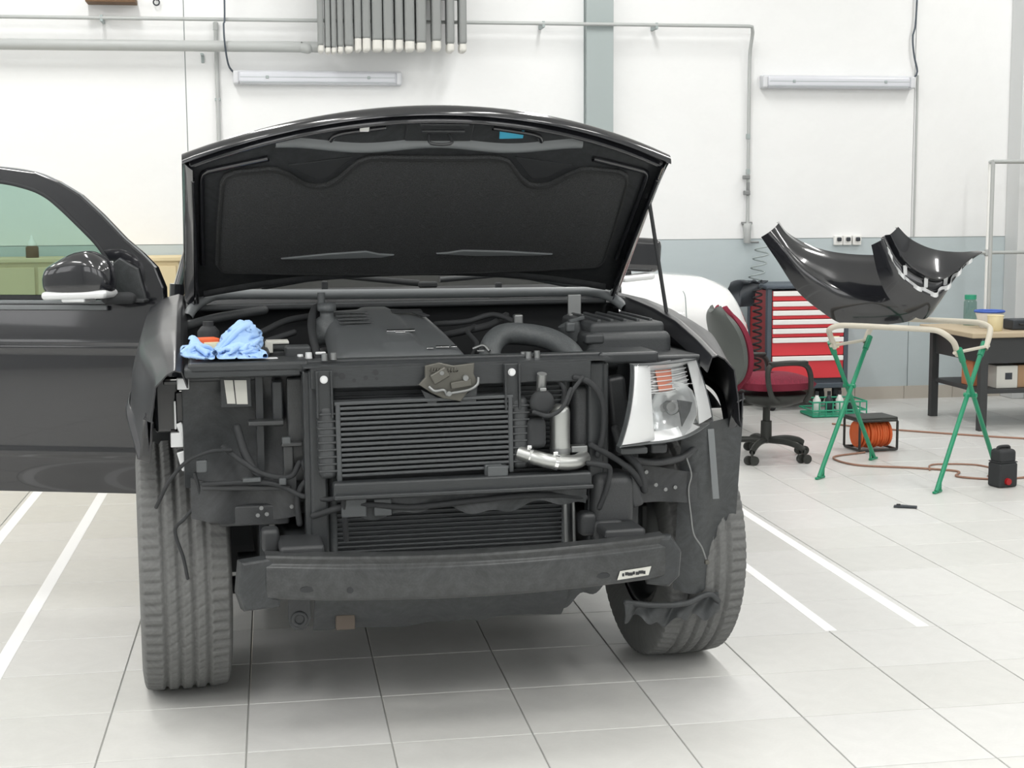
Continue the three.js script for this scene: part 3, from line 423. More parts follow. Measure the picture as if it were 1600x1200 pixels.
P('headlamp_wiring', [...hose([[-0.85, 0.65, 0.42], [-0.81, 0.73, 0.46], [-0.76, 0.79, 0.5], [-0.7, 0.815, 0.5], [-0.64, 0.815, 0.48]], 0.0055), ...hose([[-0.62, 0.87, 0.44], [-0.6, 0.8, 0.47], [-0.575, 0.755, 0.49], [-0.56, 0.74, 0.49]], 0.012), ...hose([[-0.66, 0.82, 0.46], [-0.6, 0.775, 0.49], [-0.55, 0.745, 0.5], [-0.48, 0.735, 0.5], [-0.45, 0.77, 0.48]], 0.008), ...hose([[-0.72, 0.72, 0.48], [-0.62, 0.725, 0.5], [-0.52, 0.715, 0.5], [-0.44, 0.68, 0.52], [-0.36, 0.68, 0.56], [-0.345, 0.73, 0.58]], 0.007), ...hose([[-0.44, 0.77, 0.48], [-0.43, 0.73, 0.5], [-0.45, 0.7, 0.5], [-0.46, 0.66, 0.5], [-0.455, 0.6, 0.5]], 0.009), ...hose([[-0.74, 0.75, 0.47], [-0.73, 0.68, 0.46], [-0.77, 0.62, 0.44], [-0.8, 0.58, 0.42], [-0.78, 0.5, 0.42], [-0.77, 0.44, 0.42]], 0.005)], M.rubber);
P('wire_connector', [rbox(0.05, 0.012, 0.02, 0.003, [-0.585, 0.732, 0.505]), rbox(0.02, 0.02, 0.02, 0.004, [-0.5, 0.725, 0.51]), rbox(0.03, 0.035, 0.03, 0.005, [-0.72, 0.775, 0.49]), rbox(0.025, 0.02, 0.02, 0.004, [-0.485, 0.835, 0.475])], M.plasticLight);
// --- bumper beam
{
  const b = part('bumper_beam', truck);
  const zc = (x) => 0.77 - 0.22 * x * x;
  obj('beam', [shell((u, v) => { const x = lerp(-0.56, 0.56, u), a = v; const pr = [[0.05, 0.554], [0.006, 0.552], [0.0, 0.546], [0.006, 0.53], [-0.004, 0.52], [-0.006, 0.475], [-0.002, 0.438], [0.008, 0.43], [0.05, 0.428]]; const t = a * 8, i = Math.min(7, Math.floor(t)), k = t - i; const d = lerp(pr[i][0], pr[i + 1][0], k), y = lerp(pr[i][1], pr[i + 1][1], k); return [x, y - 0.008 * Math.cos(x * 2.6) + 0.006 - 0.004 * x, zc(x) - d]; }, 40, 32, -0.004), ...[].concat(shell((u, v) => { const x = lerp(-0.55, 0.55, u); return [x, lerp(0.43, 0.55, v), zc(x) - 0.055]; }, 20, 2, 0.004))].flat(), M.beam, b);
  for (const [x, y, rx] of [[-0.452, 0.468, 0.02], [-0.34, 0.464, 0.009], [0.365, 0.462, 0.02]]) obj('beam_hole', cyl(0.008, 0.008, 0.004, [0, 0, 0], [Math.PI / 2, 0, 0], 20).scale(rx / 0.008, 1, 1).translate(x, y, zc(x) + 0.0055), M.rubber, b);
  obj('beam_end', [extr([[-0.05, 0.135], [0.05, 0.14], [0.06, 0.1], [0.055, 0.0], [-0.045, 0.0], [-0.06, 0.05]], 0.05, 0.008, [-0.588, 0.413, 0.66], [0, 0.25, 0])], M.chassis, b);
  obj('beam_end', [extr([[-0.055, 0.135], [0.02, 0.135], [0.05, 0.09], [0.045, 0.02], [0.015, -0.012], [-0.05, -0.005]], 0.05, 0.01, [0.568, 0.418, 0.655], [0, -0.25, 0])], M.chassis, b);
  tag(obj('beam_sticker', shell((u, v) => { const x = lerp(0.408, 0.505, u); return [x + 0.008 * (1 - v), lerp(0.47, 0.445, v) + 0.004 * u, zc(x) + 0.0075]; }, 6, 3, -0.001), M.label, b), 'white paper sticker on the beam');
  for (let k = 0; k < 7; k++) obj('sticker_print', box(0.006 + 0.004 * (k % 3), 0.009, 0.0006, [0.425 + k * 0.011, 0.459 + (k % 2) * 0.002, zc(0.42 + k * 0.011) + 0.0094]), M.rubber, b);
  for (const x of [-0.46, 0.45]) obj('crash_can', [rbox(0.11, 0.1, 0.2, 0.02, [x, 0.5, 0.61]), rbox(0.12, 0.03, 0.16, 0.01, [x, 0.56, 0.6]), rbox(0.05, 0.07, 0.06, 0.015, [x - 0.08, 0.57, 0.55])], M.dusty, b);
}
// --- lower cross member, splash shield, towing eye
P('cross_member', [rbox(0.7, 0.09, 0.12, 0.02, [-0.04, 0.36, 0.42])], M.dusty);
P('splash_shield', shell((u, v) => { const x = lerp(-0.42, 0.32, u); return [x, lerp(0.42, 0.272 + 0.004 * Math.sin(x * 7.3) + 0.0025 * Math.sin(x * 41 + 2 * Math.sin(x * 13)), v), 0.53 - 0.1 * v * v + 0.008 * Math.sin(x * 23)]; }, 60, 8, 0.004), M.plastic);
P('splash_shield_side', shell((u, v) => { const x = lerp(0.3, 0.5, u); return [x, lerp(0.42, 0.285 + 0.085 * u + 0.012 * Math.sin(x * 70), v), 0.47 - 0.04 * v]; }, 20, 5, 0.004), M.plastic);
P('rusty_bracket', rbox(0.055, 0.045, 0.02, 0.004, [-0.33, 0.3, 0.475]), M.rust);
P('towing_eye', [extr([[-0.03, 0.1], [0.03, 0.1], [0.032, 0.03], [0.024, 0.006], [0.008, -0.004], [-0.012, -0.004], [-0.026, 0.008], [-0.032, 0.03]], 0.012, 0.003, [-0.466, 0.315, 0.56]), new THREE.TorusGeometry(0.018, 0.006, 8, 20).translate(-0.466, 0.343, 0.574)], M.chassis);
// --- engine bay
{
  const e = part('engine_cover', truck);
  obj('cover_shell', shell((u, v) => { // v from front foot up over the front lip to the rear
    const zz = [[0, 0.36, 0.99], [0.18, 0.345, 1.05], [0.26, 0.32, 1.066], [0.55, 0.1, 1.108], [0.8, -0.18, 1.142], [0.92, -0.3, 1.142], [1, -0.33, 1.09]];
    const [z, y] = pw(v, zz), w0 = lerp(-0.345, -0.315, v), w1 = lerp(0.085, 0.01, v), q = Math.abs(u * 2 - 1);
    return [lerp(w0, w1, u), y - 0.05 * Math.pow(q, 14) - 0.006 * q * q + (v > 0.3 ? 0.008 * sm(0.35, 0.42, u) * (1 - sm(0.62, 0.68, u)) : 0), z];
  }, 40, 36, -0.006), M.cover, e);
  for (let k = 0; k < 4; k++) obj('cover_rib', rbox(0.11, 0.006, 0.012, 0.003, [-0.235, 1.128 + k * 0.0066, 0.02 - k * 0.055], [0.14, 0, 0]), M.plastic, e);
  obj('cover_recess', [rbox(0.1, 0.004, 0.05, 0.002, [-0.055, 1.1505, -0.13], [0.13, 0, 0]), rbox(0.03, 0.006, 0.09, 0.003, [-0.02, 1.144, -0.1], [0.13, 0.4, 0])], M.rubber, e);
  tag(obj('cover_badge', [rbox(0.088, 0.004, 0.014, 0.0015, [-0.115, 1.1125, 0.165], [0.3, 0, 0]), rbox(0.03, 0.004, 0.008, 0.0015, [-0.12, 1.109, 0.187], [0.3, 0, 0])], M.chrome, e), 'slim chrome badge');
  tag(obj('cover_badge', [rbox(0.04, 0.003, 0.009, 0.0015, [-0.012, 1.075, 0.326], [0.5, 0, 0]), rbox(0.018, 0.003, 0.009, 0.0015, [0.022, 1.075, 0.326], [0.5, 0, 0]), rbox(0.02, 0.003, 0.006, 0.0015, [-0.05, 1.072, 0.332], [0.5, 0, 0])], M.chrome, e), 'small chrome lettering badge');
}
P('intake_pipe', [tube([[0.14, 1.0, 0.28], [0.15, 1.06, 0.24], [0.2, 1.092, 0.18], [0.28, 1.09, 0.16], [0.35, 1.075, 0.2], [0.395, 1.04, 0.26], [0.41, 0.99, 0.32]], 0.034, 60, 20)], M.plasticLight);
P('air_filter_box', [rbox(0.27, 0.12, 0.42, 0.025, [0.585, 1.04, 0.06]), rbox(0.24, 0.04, 0.38, 0.015, [0.585, 1.108, 0.05]), ...[0, 1, 2, 3, 4].map((k) => rbox(0.012, 0.012, 0.34, 0.004, [0.5 + k * 0.042, 1.13, 0.04])), rbox(0.06, 0.03, 0.05, 0.008, [0.47, 1.08, 0.25])], M.plastic);
P('air_flow_sensor', [cyl(0.035, 0.035, 0.06, [0.44, 1.09, 0.1], [0, 0, 0.4]), rbox(0.06, 0.012, 0.014, 0.003, [0.45, 1.13, 0.12], [0, 0.4, 0.2]), rbox(0.03, 0.03, 0.03, 0.006, [0.42, 1.11, 0.16])], M.plasticLight);
P('hinge_bracket', [rbox(0.045, 0.07, 0.01, 0.003, [0.505, 1.16, -0.12]), rbox(0.05, 0.012, 0.03, 0.003, [0.505, 1.125, -0.11])], M.steel);
P('battery', [rbox(0.24, 0.18, 0.18, 0.012, [-0.55, 0.96, 0.12]), rbox(0.25, 0.03, 0.19, 0.008, [-0.55, 1.05, 0.12])], M.plastic);
P('battery_clamp', [rbox(0.065, 0.008, 0.07, 0.002, [-0.49, 1.09, 0.2]), rbox(0.02, 0.03, 0.07, 0.002, [-0.515, 1.075, 0.2])], M.label);
P('fuse_box', [rbox(0.075, 0.035, 0.07, 0.008, [-0.435, 1.066, 0.26]), rbox(0.12, 0.02, 0.1, 0.006, [-0.58, 1.07, 0.3])], M.plastic);
P('terminal_bolts', [cyl(0.009, 0.011, 0.02, [-0.41, 1.062, 0.37]), cyl(0.008, 0.01, 0.016, [-0.435, 1.06, 0.38]), rbox(0.03, 0.008, 0.014, 0.003, [-0.375, 1.068, 0.36]), rbox(0.1, 0.006, 0.02, 0.003, [-0.55, 1.062, 0.42], [0, 0.1, 0])], M.silver);
P('fluid_reservoir', [lathe([[0.0, 0], [0.05, 0.005], [0.055, 0.04], [0.045, 0.08], [0.022, 0.095], [0.022, 0.11], [0.03, 0.113], [0.03, 0.135], [0, 0.14]], 24, [-0.315, 1.045, -0.12]), cyl(0.012, 0.012, 0.05, [-0.33, 1.19, -0.14])], M.plasticLight);
P('engine_hose', [...hose([[-0.36, 1.02, 0.1], [-0.37, 1.08, 0.02], [-0.365, 1.13, -0.1], [-0.345, 1.165, -0.16], [-0.3, 1.16, -0.2]], 0.013), ...hose([[-0.62, 1.05, -0.1], [-0.52, 1.09, -0.16], [-0.44, 1.12, -0.22], [-0.36, 1.13, -0.26]], 0.011), ...hose([[-0.6, 1.04, -0.02], [-0.5, 1.07, -0.08], [-0.42, 1.09, -0.12]], 0.01), ...hose([[0.05, 1.1, -0.2], [0.15, 1.11, -0.16], [0.24, 1.13, -0.16], [0.32, 1.1, -0.1]], 0.009), ...hose([[0.06, 1.07, -0.1], [0.14, 1.09, -0.06], [0.22, 1.1, -0.12], [0.3, 1.12, -0.25]], 0.012), ...hose([[0.1, 1.03, 0.2], [0.13, 1.06, 0.12], [0.12, 1.09, 0.02], [0.16, 1.1, -0.08]], 0.008)], M.rubber);
P('engine_fitting', [rbox(0.03, 0.035, 0.03, 0.006, [0.3, 1.12, -0.06]), tube([[0.09, 1.06, 0.27], [0.12, 1.07, 0.28], [0.135, 1.055, 0.3]], 0.005, 20, 6), rbox(0.022, 0.006, 0.01, 0.002, [0.1, 1.06, 0.34])], M.steel);
P('tie_bar_bolts', [[0.21, 1.06, 0.5], [0.235, 1.062, 0.5], [0.2, 1.058, 0.48], [-0.375, 1.07, 0.5], [-0.35, 1.072, 0.5]].map((p) => cyl(0.009, 0.01, 0.02, p, [0, 0, 0], 6)), M.steel);
P('bay_floor', b2(-0.56, 0.56, 0.6, 0.62, -0.62, 0.36), M.rubber);
P('strut_tower', [-1, 1].map((s) => cyl(0.1, 0.13, 0.2, [s * 0.62, 0.95, -0.25], [0, 0, 0], 28)), M.chassis);
// --- cowl, seal and wipers
P('cowl_panel', [shell((u, v) => { const x = lerp(-0.76, 0.76, u); return [x, 1.14 + 0.035 * sm(0, 0.4, v) + 0.02 * v - 0.01 * x * x, lerp(-0.5, -0.74, v) - 0.03 * x * x]; }, 30, 8, -0.006)], M.rubber);
P('bonnet_seal', [tube([[-0.755, 1.125, -0.4], [-0.735, 1.155, -0.44], [-0.69, 1.182, -0.49], [-0.62, 1.193, -0.51], [-0.3, 1.188, -0.51], [0.15, 1.184, -0.51], [0.5, 1.182, -0.51], [0.68, 1.178, -0.5], [0.74, 1.155, -0.46], [0.765, 1.125, -0.4]], 0.018, 90, 10)], M.seal);
P('cowl_rail', [rbox(1.44, 0.022, 0.03, 0.008, [0, 1.15, -0.5]), ...hose([[-0.76, 1.1, -0.36], [-0.66, 1.12, -0.42], [-0.5, 1.14, -0.47]], 0.016)], M.plastic);
P('wiper_arm', [rod([-0.5, 1.21, -0.66], [-0.25, 1.245, -0.68], 0.012, 0.008), rod([-0.25, 1.245, -0.68], [0.06, 1.215, -0.63], 0.008, 0.012), rbox(0.07, 0.022, 0.03, 0.008, [0.09, 1.21, -0.62])], M.rubber);
P('wiper_arm', [rod([0.14, 1.225, -0.66], [0.42, 1.24, -0.7], 0.011, 0.008), rod([0.42, 1.24, -0.7], [0.68, 1.19, -0.62], 0.012, 0.014), rbox(0.06, 0.022, 0.03, 0.008, [0.71, 1.185, -0.6])], M.plastic);
for (const [x, y] of [[-0.285, 1.215], [0.335, 1.2]]) P('washer_nozzle', [rbox(0.022, 0.035, 0.03, 0.006, [x, y, -0.55])], M.rubber);
// --- cabin and rear body
P('windscreen', shell((u, v) => { const w = lerp(0.71, 0.58, v), x = lerp(-w, w, u); return [x, lerp(1.17, 1.69, v), lerp(-0.74, -1.42, v) - 0.1 * x * x + 0.05]; }, 16, 8, -0.006), M.glassDark);
P('roof', shell((u, v) => { const z = lerp(-1.38, -3.45, v), w = 0.62 + 0.03 * Math.sin(v * 3), q = u * 2 - 1; return [q * w, 1.72 + 0.04 * (1 - q * q * q * q) - 0.03 * Math.pow(Math.abs(v - 0.4) / 0.6, 3), z]; }, 16, 16, 0.03), M.paint);
for (const s of [-1, 1]) {
  P('windscreen_pillar', [rod([s * 0.735, 1.17, -0.76], [s * 0.61, 1.7, -1.42], 0.035, 0.03)], M.paint);
  P('door_pillar', [rod([s * 0.84, 0.5, -2.0], [s * 0.8, 1.16, -2.0], 0.045), rod([s * 0.79, 1.14, -2.0], [s * 0.62, 1.72, -2.0], 0.04, 0.035)], M.paint);
  P('rear_side_panel', shell((u, v) => { const z = lerp(-2.0, -3.68, u), y = lerp(1.16, 0.42, v), a = Math.abs(z + 2.85); return [s * (0.8 + 0.1 * sm(0, 0.35, v) + 0.015 * Math.sin(lerp(0.3, 2.6, v)) - 0.12 * sm(0.9, 1, u)), a < 0.45 && y < 0.4 + Math.sqrt(0.2025 - a * a) ? 0.4 + Math.sqrt(0.2025 - a * a) : y, z]; }, 48, 24, s * -0.004), M.paint);
  P('rear_side_glass', shell((u, v) => { const z = lerp(-2.02, -3.5, u), y = lerp(1.7, 1.15, v); return [s * lerp(0.62, 0.79, v), y, z + 0.1 * (1 - v) * u]; }, 10, 4, s * -0.006), M.glassDark);
  P('sill', rbox(0.12, 0.12, 1.3, 0.03, [s * 0.82, 0.42, -1.42]), M.paint);
}
P('front_door', shell((u, v) => { const z = lerp(-0.94, -1.99, u), y = lerp(1.16, 0.44, v); return [0.87 + 0.05 * Math.sin(lerp(0.3, 2.6, v)), y, z]; }, 12, 16, -0.03), M.paint);
P('front_door_glass', shell((u, v) => { const t = lerp(1.7, 1.16, v), z0 = lerp(-1.4, -0.95, v); return [lerp(0.63, 0.86, v), t, lerp(z0, -1.98, u)]; }, 8, 4, -0.006), M.glassDark);
P('tailgate', [rbox(1.6, 0.72, 0.06, 0.03, [0, 0.8, -3.66]), rbox(1.7, 0.2, 0.14, 0.05, [0, 0.5, -3.7])], M.paint);
P('rear_window', shell((u, v) => { const w = lerp(0.6, 0.76, v); return [lerp(-w, w, u), lerp(1.7, 1.16, v), lerp(-3.42, -3.66, v)]; }, 8, 4, 0.006), M.glassDark);
P('cabin_floor', b2(-0.8, 0.8, 0.4, 0.46, -3.6, -0.66), M.rubber);
P('dashboard', [rbox(1.42, 0.3, 0.35, 0.08, [0, 1.0, -0.95])], M.plastic);
P('steering_wheel', new THREE.TorusGeometry(0.18, 0.016, 10, 36).rotateX(-0.4).translate(0.38, 1.08, -1.22), M.rubber);
for (const s of [-1, 1]) P('seat', [rbox(0.52, 0.2, 0.52, 0.07, [s * 0.38, 0.68, -1.65], [0.1, 0, 0], 4), rbox(0.5, 0.66, 0.18, 0.07, [s * 0.38, 1.06, -1.95], [0.25, 0, 0], 4), rbox(0.26, 0.2, 0.1, 0.045, [s * 0.38, 1.48, -2.08], [0.2, 0, 0], 4)], M.plastic);
// far door mirror
{
  const m = part('door_mirror', truck); m.position.set(1.0, 1.235, -1.02); m.rotation.y = 0.12;
  obj('mirror_shell', [rbox(0.17, 0.135, 0.1, 0.03, [0, 0.06, 0], [0, 0, -0.06], 4), rod([-0.2, -0.04, -0.02], [-0.04, 0.0, 0], 0.024)], M.paint, m);
  obj('mirror_strip', rbox(0.14, 0.026, 0.09, 0.012, [-0.02, -0.03, 0.012], [0, 0, 0.08]), M.silver, m);
}
// --- the open front door, swung out about its front edge
{
  const d = part('open_door', truck); d.position.set(-0.86, 0, -0.95); d.rotation.y = 160 * DEG; // local +x runs along the door, outer face looks to -z
  // door outline in (distance from hinge, height)
  const top = [[-0.03, 1.2], [0.0, 1.275], [0.05, 1.325], [0.113, 1.378], [0.2, 1.468], [0.279, 1.54], [0.36, 1.588], [0.45, 1.624], [0.6, 1.645], [0.8, 1.65], [0.95, 1.63], [1.03, 1.55], [1.06, 1.3], [1.07, 1.15]];
  const win = [[0.175, 1.165], [0.165, 1.29], [0.212, 1.362], [0.28, 1.432], [0.356, 1.504], [0.41, 1.545], [0.477, 1.573], [0.602, 1.596], [0.78, 1.6], [0.92, 1.585], [0.97, 1.52], [1.0, 1.3], [1.01, 1.165]];
  const prof = (y) => -0.055 * Math.sin(Math.PI * Math.min(1, Math.max(0, (y - 0.42) / 0.95))) - 0.012 * sm(0.62, 0.56, y) * 1 + 0.03 * sm(0.56, 0.42, y);
  obj('door_skin', shell((u, v) => { const x = lerp(-0.03, 1.07, u) + 0.0, y = lerp(1.15, 0.42, v); return [x, y, prof(y) - 0.006 * Math.exp(-Math.pow((y - 0.98) / 0.012, 2)) + 0.012 * sm(0.578, 0.566, y) ]; }, 14, 80, -0.004), M.paint, d);
  obj('door_inner_panel', b2(0.0, 1.05, 0.45, 1.14, 0.02, 0.08, 0.02), M.plastic, d);
  const ring = new THREE.Shape([...[[-0.03, 1.14]].map((q) => new THREE.Vector2(...q)), ...top.map((q) => new THREE.Vector2(...q)), new THREE.Vector2(1.07, 1.14)]);
  const hole = new THREE.Path(win.map((q) => new THREE.Vector2(...q))); ring.holes.push(hole);
  obj('window_frame', new THREE.ExtrudeGeometry(ring, { depth: 0.03, bevelEnabled: true, bevelSize: 0.006, bevelThickness: 0.006, bevelSegments: 3, bevelOffset: -0.006 }).translate(0, 0, -0.026), M.paint, d);
  obj('window_seal', tube([...win.slice(1, 12)].map(([x, y]) => [x + (x < 0.5 ? 0.006 : -0.004), y - 0.006, -0.03]), 0.008, 90, 6), M.rubber, d);
  obj('frame_edge', tube(top.slice(1, 12).map(([x, y]) => [x, y - 0.004, -0.022]), 0.006, 90, 8), M.seal, d);
  obj('door_glass', extr(win, 0.004, 0, [0, 0, -0.008]), M.tint, d);
  obj('belt_moulding', [rbox(0.9, 0.014, 0.014, 0.005, [0.625, 1.148, -0.058]), rbox(0.9, 0.018, 0.012, 0.005, [0.625, 1.128, -0.06])], M.seal, d);
  obj('mirror_sail', extr([[0.03, 1.15], [0.165, 1.15], [0.165, 1.285], [0.13, 1.31], [0.06, 1.27]], 0.014, 0.005, [0, 0, -0.045]), M.plastic, d);
  obj('mirror_arm', [rbox(0.12, 0.04, 0.1, 0.018, [0.12, 1.165, -0.09], [0, 0.5, 0]), rbox(0.1, 0.012, 0.05, 0.005, [0.07, 1.155, -0.07])], M.rubber, d);
  obj('mirror_shell', (() => { const s = new THREE.SphereGeometry(1, 40, 28), p = s.attributes.position; for (let i = 0; i < p.count; i++) { const q = V(p.getX(i), p.getY(i), p.getZ(i)), f = (v, e) => Math.sign(v) * Math.pow(Math.abs(v), e); const x = f(q.x, 0.62), y = f(q.y, 0.6), z = f(q.z, 0.7); const yy = y > 0 ? y * (0.1 - 0.03 * sm(0.1, 1, Math.abs(x + 0.2)) - 0.008 * x) : y * 0.07; p.setXYZ(i, 0.232 + x * (0.132 + (y > 0 ? -0.012 * y : 0)), 1.238 + yy, -0.165 + z * 0.07); } s.computeVertexNormals(); return s; })(), M.paint, d);
  tag(obj('turn_signal', [rbox(0.245, 0.03, 0.12, 0.014, [0.23, 1.183, -0.172], [0, 0, -0.03], 3), rbox(0.09, 0.016, 0.1, 0.007, [0.235, 1.165, -0.172])], M.silver, d), 'pale silver strip light under the mirror');
  obj('mirror_glass', rbox(0.2, 0.12, 0.006, 0.003, [0.232, 1.24, -0.094]), M.chrome, d);
  obj('door_handle', rbox(0.2, 0.035, 0.05, 0.014, [0.92, 1.0, -0.07]), M.chrome, d);
}

// ------------------------------------------------------------------ cloth and small box lying in the engine bay
{
  const at = (x, y, z) => { const c = Math.cos(2.65 * DEG), s = Math.sin(2.65 * DEG); return [0.49 + c * x + s * z, y, -4.62 - s * x + c * z]; };
  const cl = thing('cleaning_cloth', 'crumpled light blue cleaning cloth on the left of the engine bay', 'cloth', at(-0.645, 1.066, 0.38), 2.65 * DEG);
    // a square of cloth pushed together on the bay edge until it folds up
  const N = 60, L = 0.0068, X = [], Y = [];
  const bump = (x, z) => 0.1 * Math.exp(-((x - 0.045) ** 2 / 0.0022 + (z + 0.03) ** 2 / 0.0026)) + 0.06 * Math.exp(-((x + 0.085) ** 2 / 0.0007 + (z - 0.01) ** 2 / 0.0016)) + 0.012 * Math.exp(-((x - 0.0) ** 2 / 0.002 + (z - 0.06) ** 2 / 0.001));
  for (let i = 0; i <= N; i++) for (let j = 0; j <= N; j++) {
    const a = i / N * 2 - 1, c = j / N * 2 - 1, x = a * 0.118 + 0.02 * c, z = c * 0.088 - 0.03 * a * c;
    X.push([x, bump(x, z) + 0.03 + 0.03 * noise.noise(a * 2.3 + 3, c * 2.3, 0.7) + 0.012 * noise.noise(a * 6, c * 6, 4.2), z]); Y.push([...X[X.length - 1]]);
  }
  const id = (i, j) => i * (N + 1) + j, pairs = [];
  for (let i = 0; i <= N; i++) for (let j = 0; j <= N; j++) for (const [di, dj, k] of [[1, 0, 1], [0, 1, 1], [1, 1, 1], [1, -1, 1], [3, 0, 0.35], [0, 3, 0.35]]) { const p = i + di, q = j + dj; if (p <= N && q <= N && q >= 0) pairs.push([id(i, j), id(p, q), L * Math.hypot(di, dj), k]); }
  for (let it = 0; it < 110; it++) {
    for (let n = 0; n < X.length; n++) { const p = X[n], o = Y[n]; for (let e = 0; e < 3; e++) { const v = (p[e] - o[e]) * 0.86; o[e] = p[e]; p[e] += v; } p[1] -= 0.00035; }
    for (let rep_ = 0; rep_ < 4; rep_++) for (const [m, n, len, k] of pairs) {
      const p = X[m], q = X[n], dx = q[0] - p[0], dy = q[1] - p[1], dz = q[2] - p[2], d = Math.hypot(dx, dy, dz) || 1e-6; if (k < 1 && d > len * 0.8) continue;
      const f = (d - (k < 1 ? len * 0.8 : len)) / d * 0.5 * k; p[0] += dx * f; p[1] += dy * f; p[2] += dz * f; q[0] -= dx * f; q[1] -= dy * f; q[2] -= dz * f;
    }
    for (const p of X) { p[0] = Math.max(-0.125, Math.min(0.115, p[0])); p[2] = Math.max(-0.1, Math.min(0.105, p[2])); p[1] = Math.min(0.15, Math.max(bump(p[0], p[2]) + 0.003, p[1])); }
  }
  obj('cloth_sheet', shell((u, v) => X[id(Math.round(u * N), Math.round(v * N))], N, N, 0.0008), M.blueCloth, cl);
  const k = thing('small_carton', 'small orange and cream carton half under the blue cloth', 'box', at(-0.7, 1.066, 0.31), 0.3);
  obj('carton_body', rbox(0.07, 0.05, 0.06, 0.004, [0, 0.025, 0]), M.orange, k); obj('carton_lid', rbox(0.05, 0.02, 0.064, 0.003, [0.012, 0.03, 0]), M.cream, k);
  const b = thing('black_bottle', 'short black bottle standing behind the blue cloth', 'bottle', at(-0.69, 1.066, 0.2), 0.4);
  obj('bottle_body', lathe([[0, 0], [0.03, 0.002], [0.032, 0.01], [0.032, 0.06], [0.02, 0.075], [0, 0.076]], 20), M.rubber, b); obj('bottle_cap', cyl(0.016, 0.016, 0.014, [0, 0.082, 0]), M.rubber, b);
}
// ------------------------------------------------------------------ white car parked behind, nose to the right
{
  const c = thing('white_car', 'small white car parked along the back wall, nose behind the office chair', 'car', [0, 0, 0]);
  const st = [[0, -0.5, 0.62, 0.5], [0.04, -0.52, 0.68, 0.85], [0.1, -0.45, 0.72, 0.98], [0.3, 0.2, 0.74, 1.0], [0.6, 1.2, 0.745, 1.0], [0.78, 2.0, 0.745, 1.02], [0.86, 2.45, 0.74, 1.02], [0.92, 2.75, 0.72, 1.0], [0.95, 2.88, 0.68, 0.95], [0.98, 2.98, 0.6, 0.84], [1, 3.04, 0.5, 0.58]];
  const zc = -9.5, sg = (v, e) => Math.sign(v) * Math.pow(Math.abs(v), e);
  obj('car_body', shell((u, v) => { const [x, w, h] = pw(u, st), a = v * Math.PI, y0 = 0.22; const yy = y0 + (h - y0) * Math.pow(Math.sin(a), 0.28) + 0.04 * Math.pow(Math.sin(a), 4) * (u > 0.6 ? 1 : 0.5); return [x, yy, zc + w * sg(Math.cos(a), 0.42)]; }, 60, 60, 0.005), M.whitePaint, c);
  obj('car_cabin', shell((u, v) => { const [x, w, h] = pw(u, [[0, -0.42, 0.62, 0.98], [0.15, -0.2, 0.6, 1.3], [0.3, 0.1, 0.58, 1.44], [0.6, 1.1, 0.58, 1.44], [0.72, 1.35, 0.59, 1.4], [1, 2.12, 0.66, 1.0]]), a = v * Math.PI; return [x, 0.95 + (h - 0.95 + 0.05) * Math.pow(Math.sin(a), 0.35), zc + (w + 0.06 * (1 - Math.sin(a))) * sg(Math.cos(a), 0.45)]; }, 40, 40, 0.005), M.glassDark, c);
  obj('car_roof', shell((u, v) => [lerp(-0.12, 1.3, u), 1.5 - 0.03 * Math.pow(u * 2 - 1, 4) - 0.02 * Math.pow(v * 2 - 1, 4), zc + (v * 2 - 1) * -0.55], 14, 10, 0.02), M.whitePaint, c);
  obj('panel_gap', tube([[2.51, 0.965, zc + 0.722], [2.52, 0.93, zc + 0.74], [2.53, 0.8, zc + 0.742], [2.55, 0.66, zc + 0.742]], 0.0035, 24, 5), M.column, c);
  obj('washer_jet', rbox(0.03, 0.012, 0.02, 0.004, [2.72, 1.0, zc - 0.25]), M.rubber, c);
  for (const [x, z] of [[2.2, zc + 0.665], [2.2, zc - 0.665], [0.0, zc + 0.665], [0.0, zc - 0.665]]) obj('car_wheel', [lathe([[0.17, -0.09], [0.27, -0.09], [0.29, -0.06], [0.29, 0.06], [0.27, 0.09], [0.17, 0.09], [0, 0.06], [0, -0.06], [0.17, -0.09]], 36, [x, 0.29, z], [Math.PI / 2, 0, 0])], M.tyre, c);
  obj('car_underside', b2(-0.3, 2.7, 0.2, 0.4, zc - 0.5, zc + 0.5, 0.05), M.rubber, c);
}
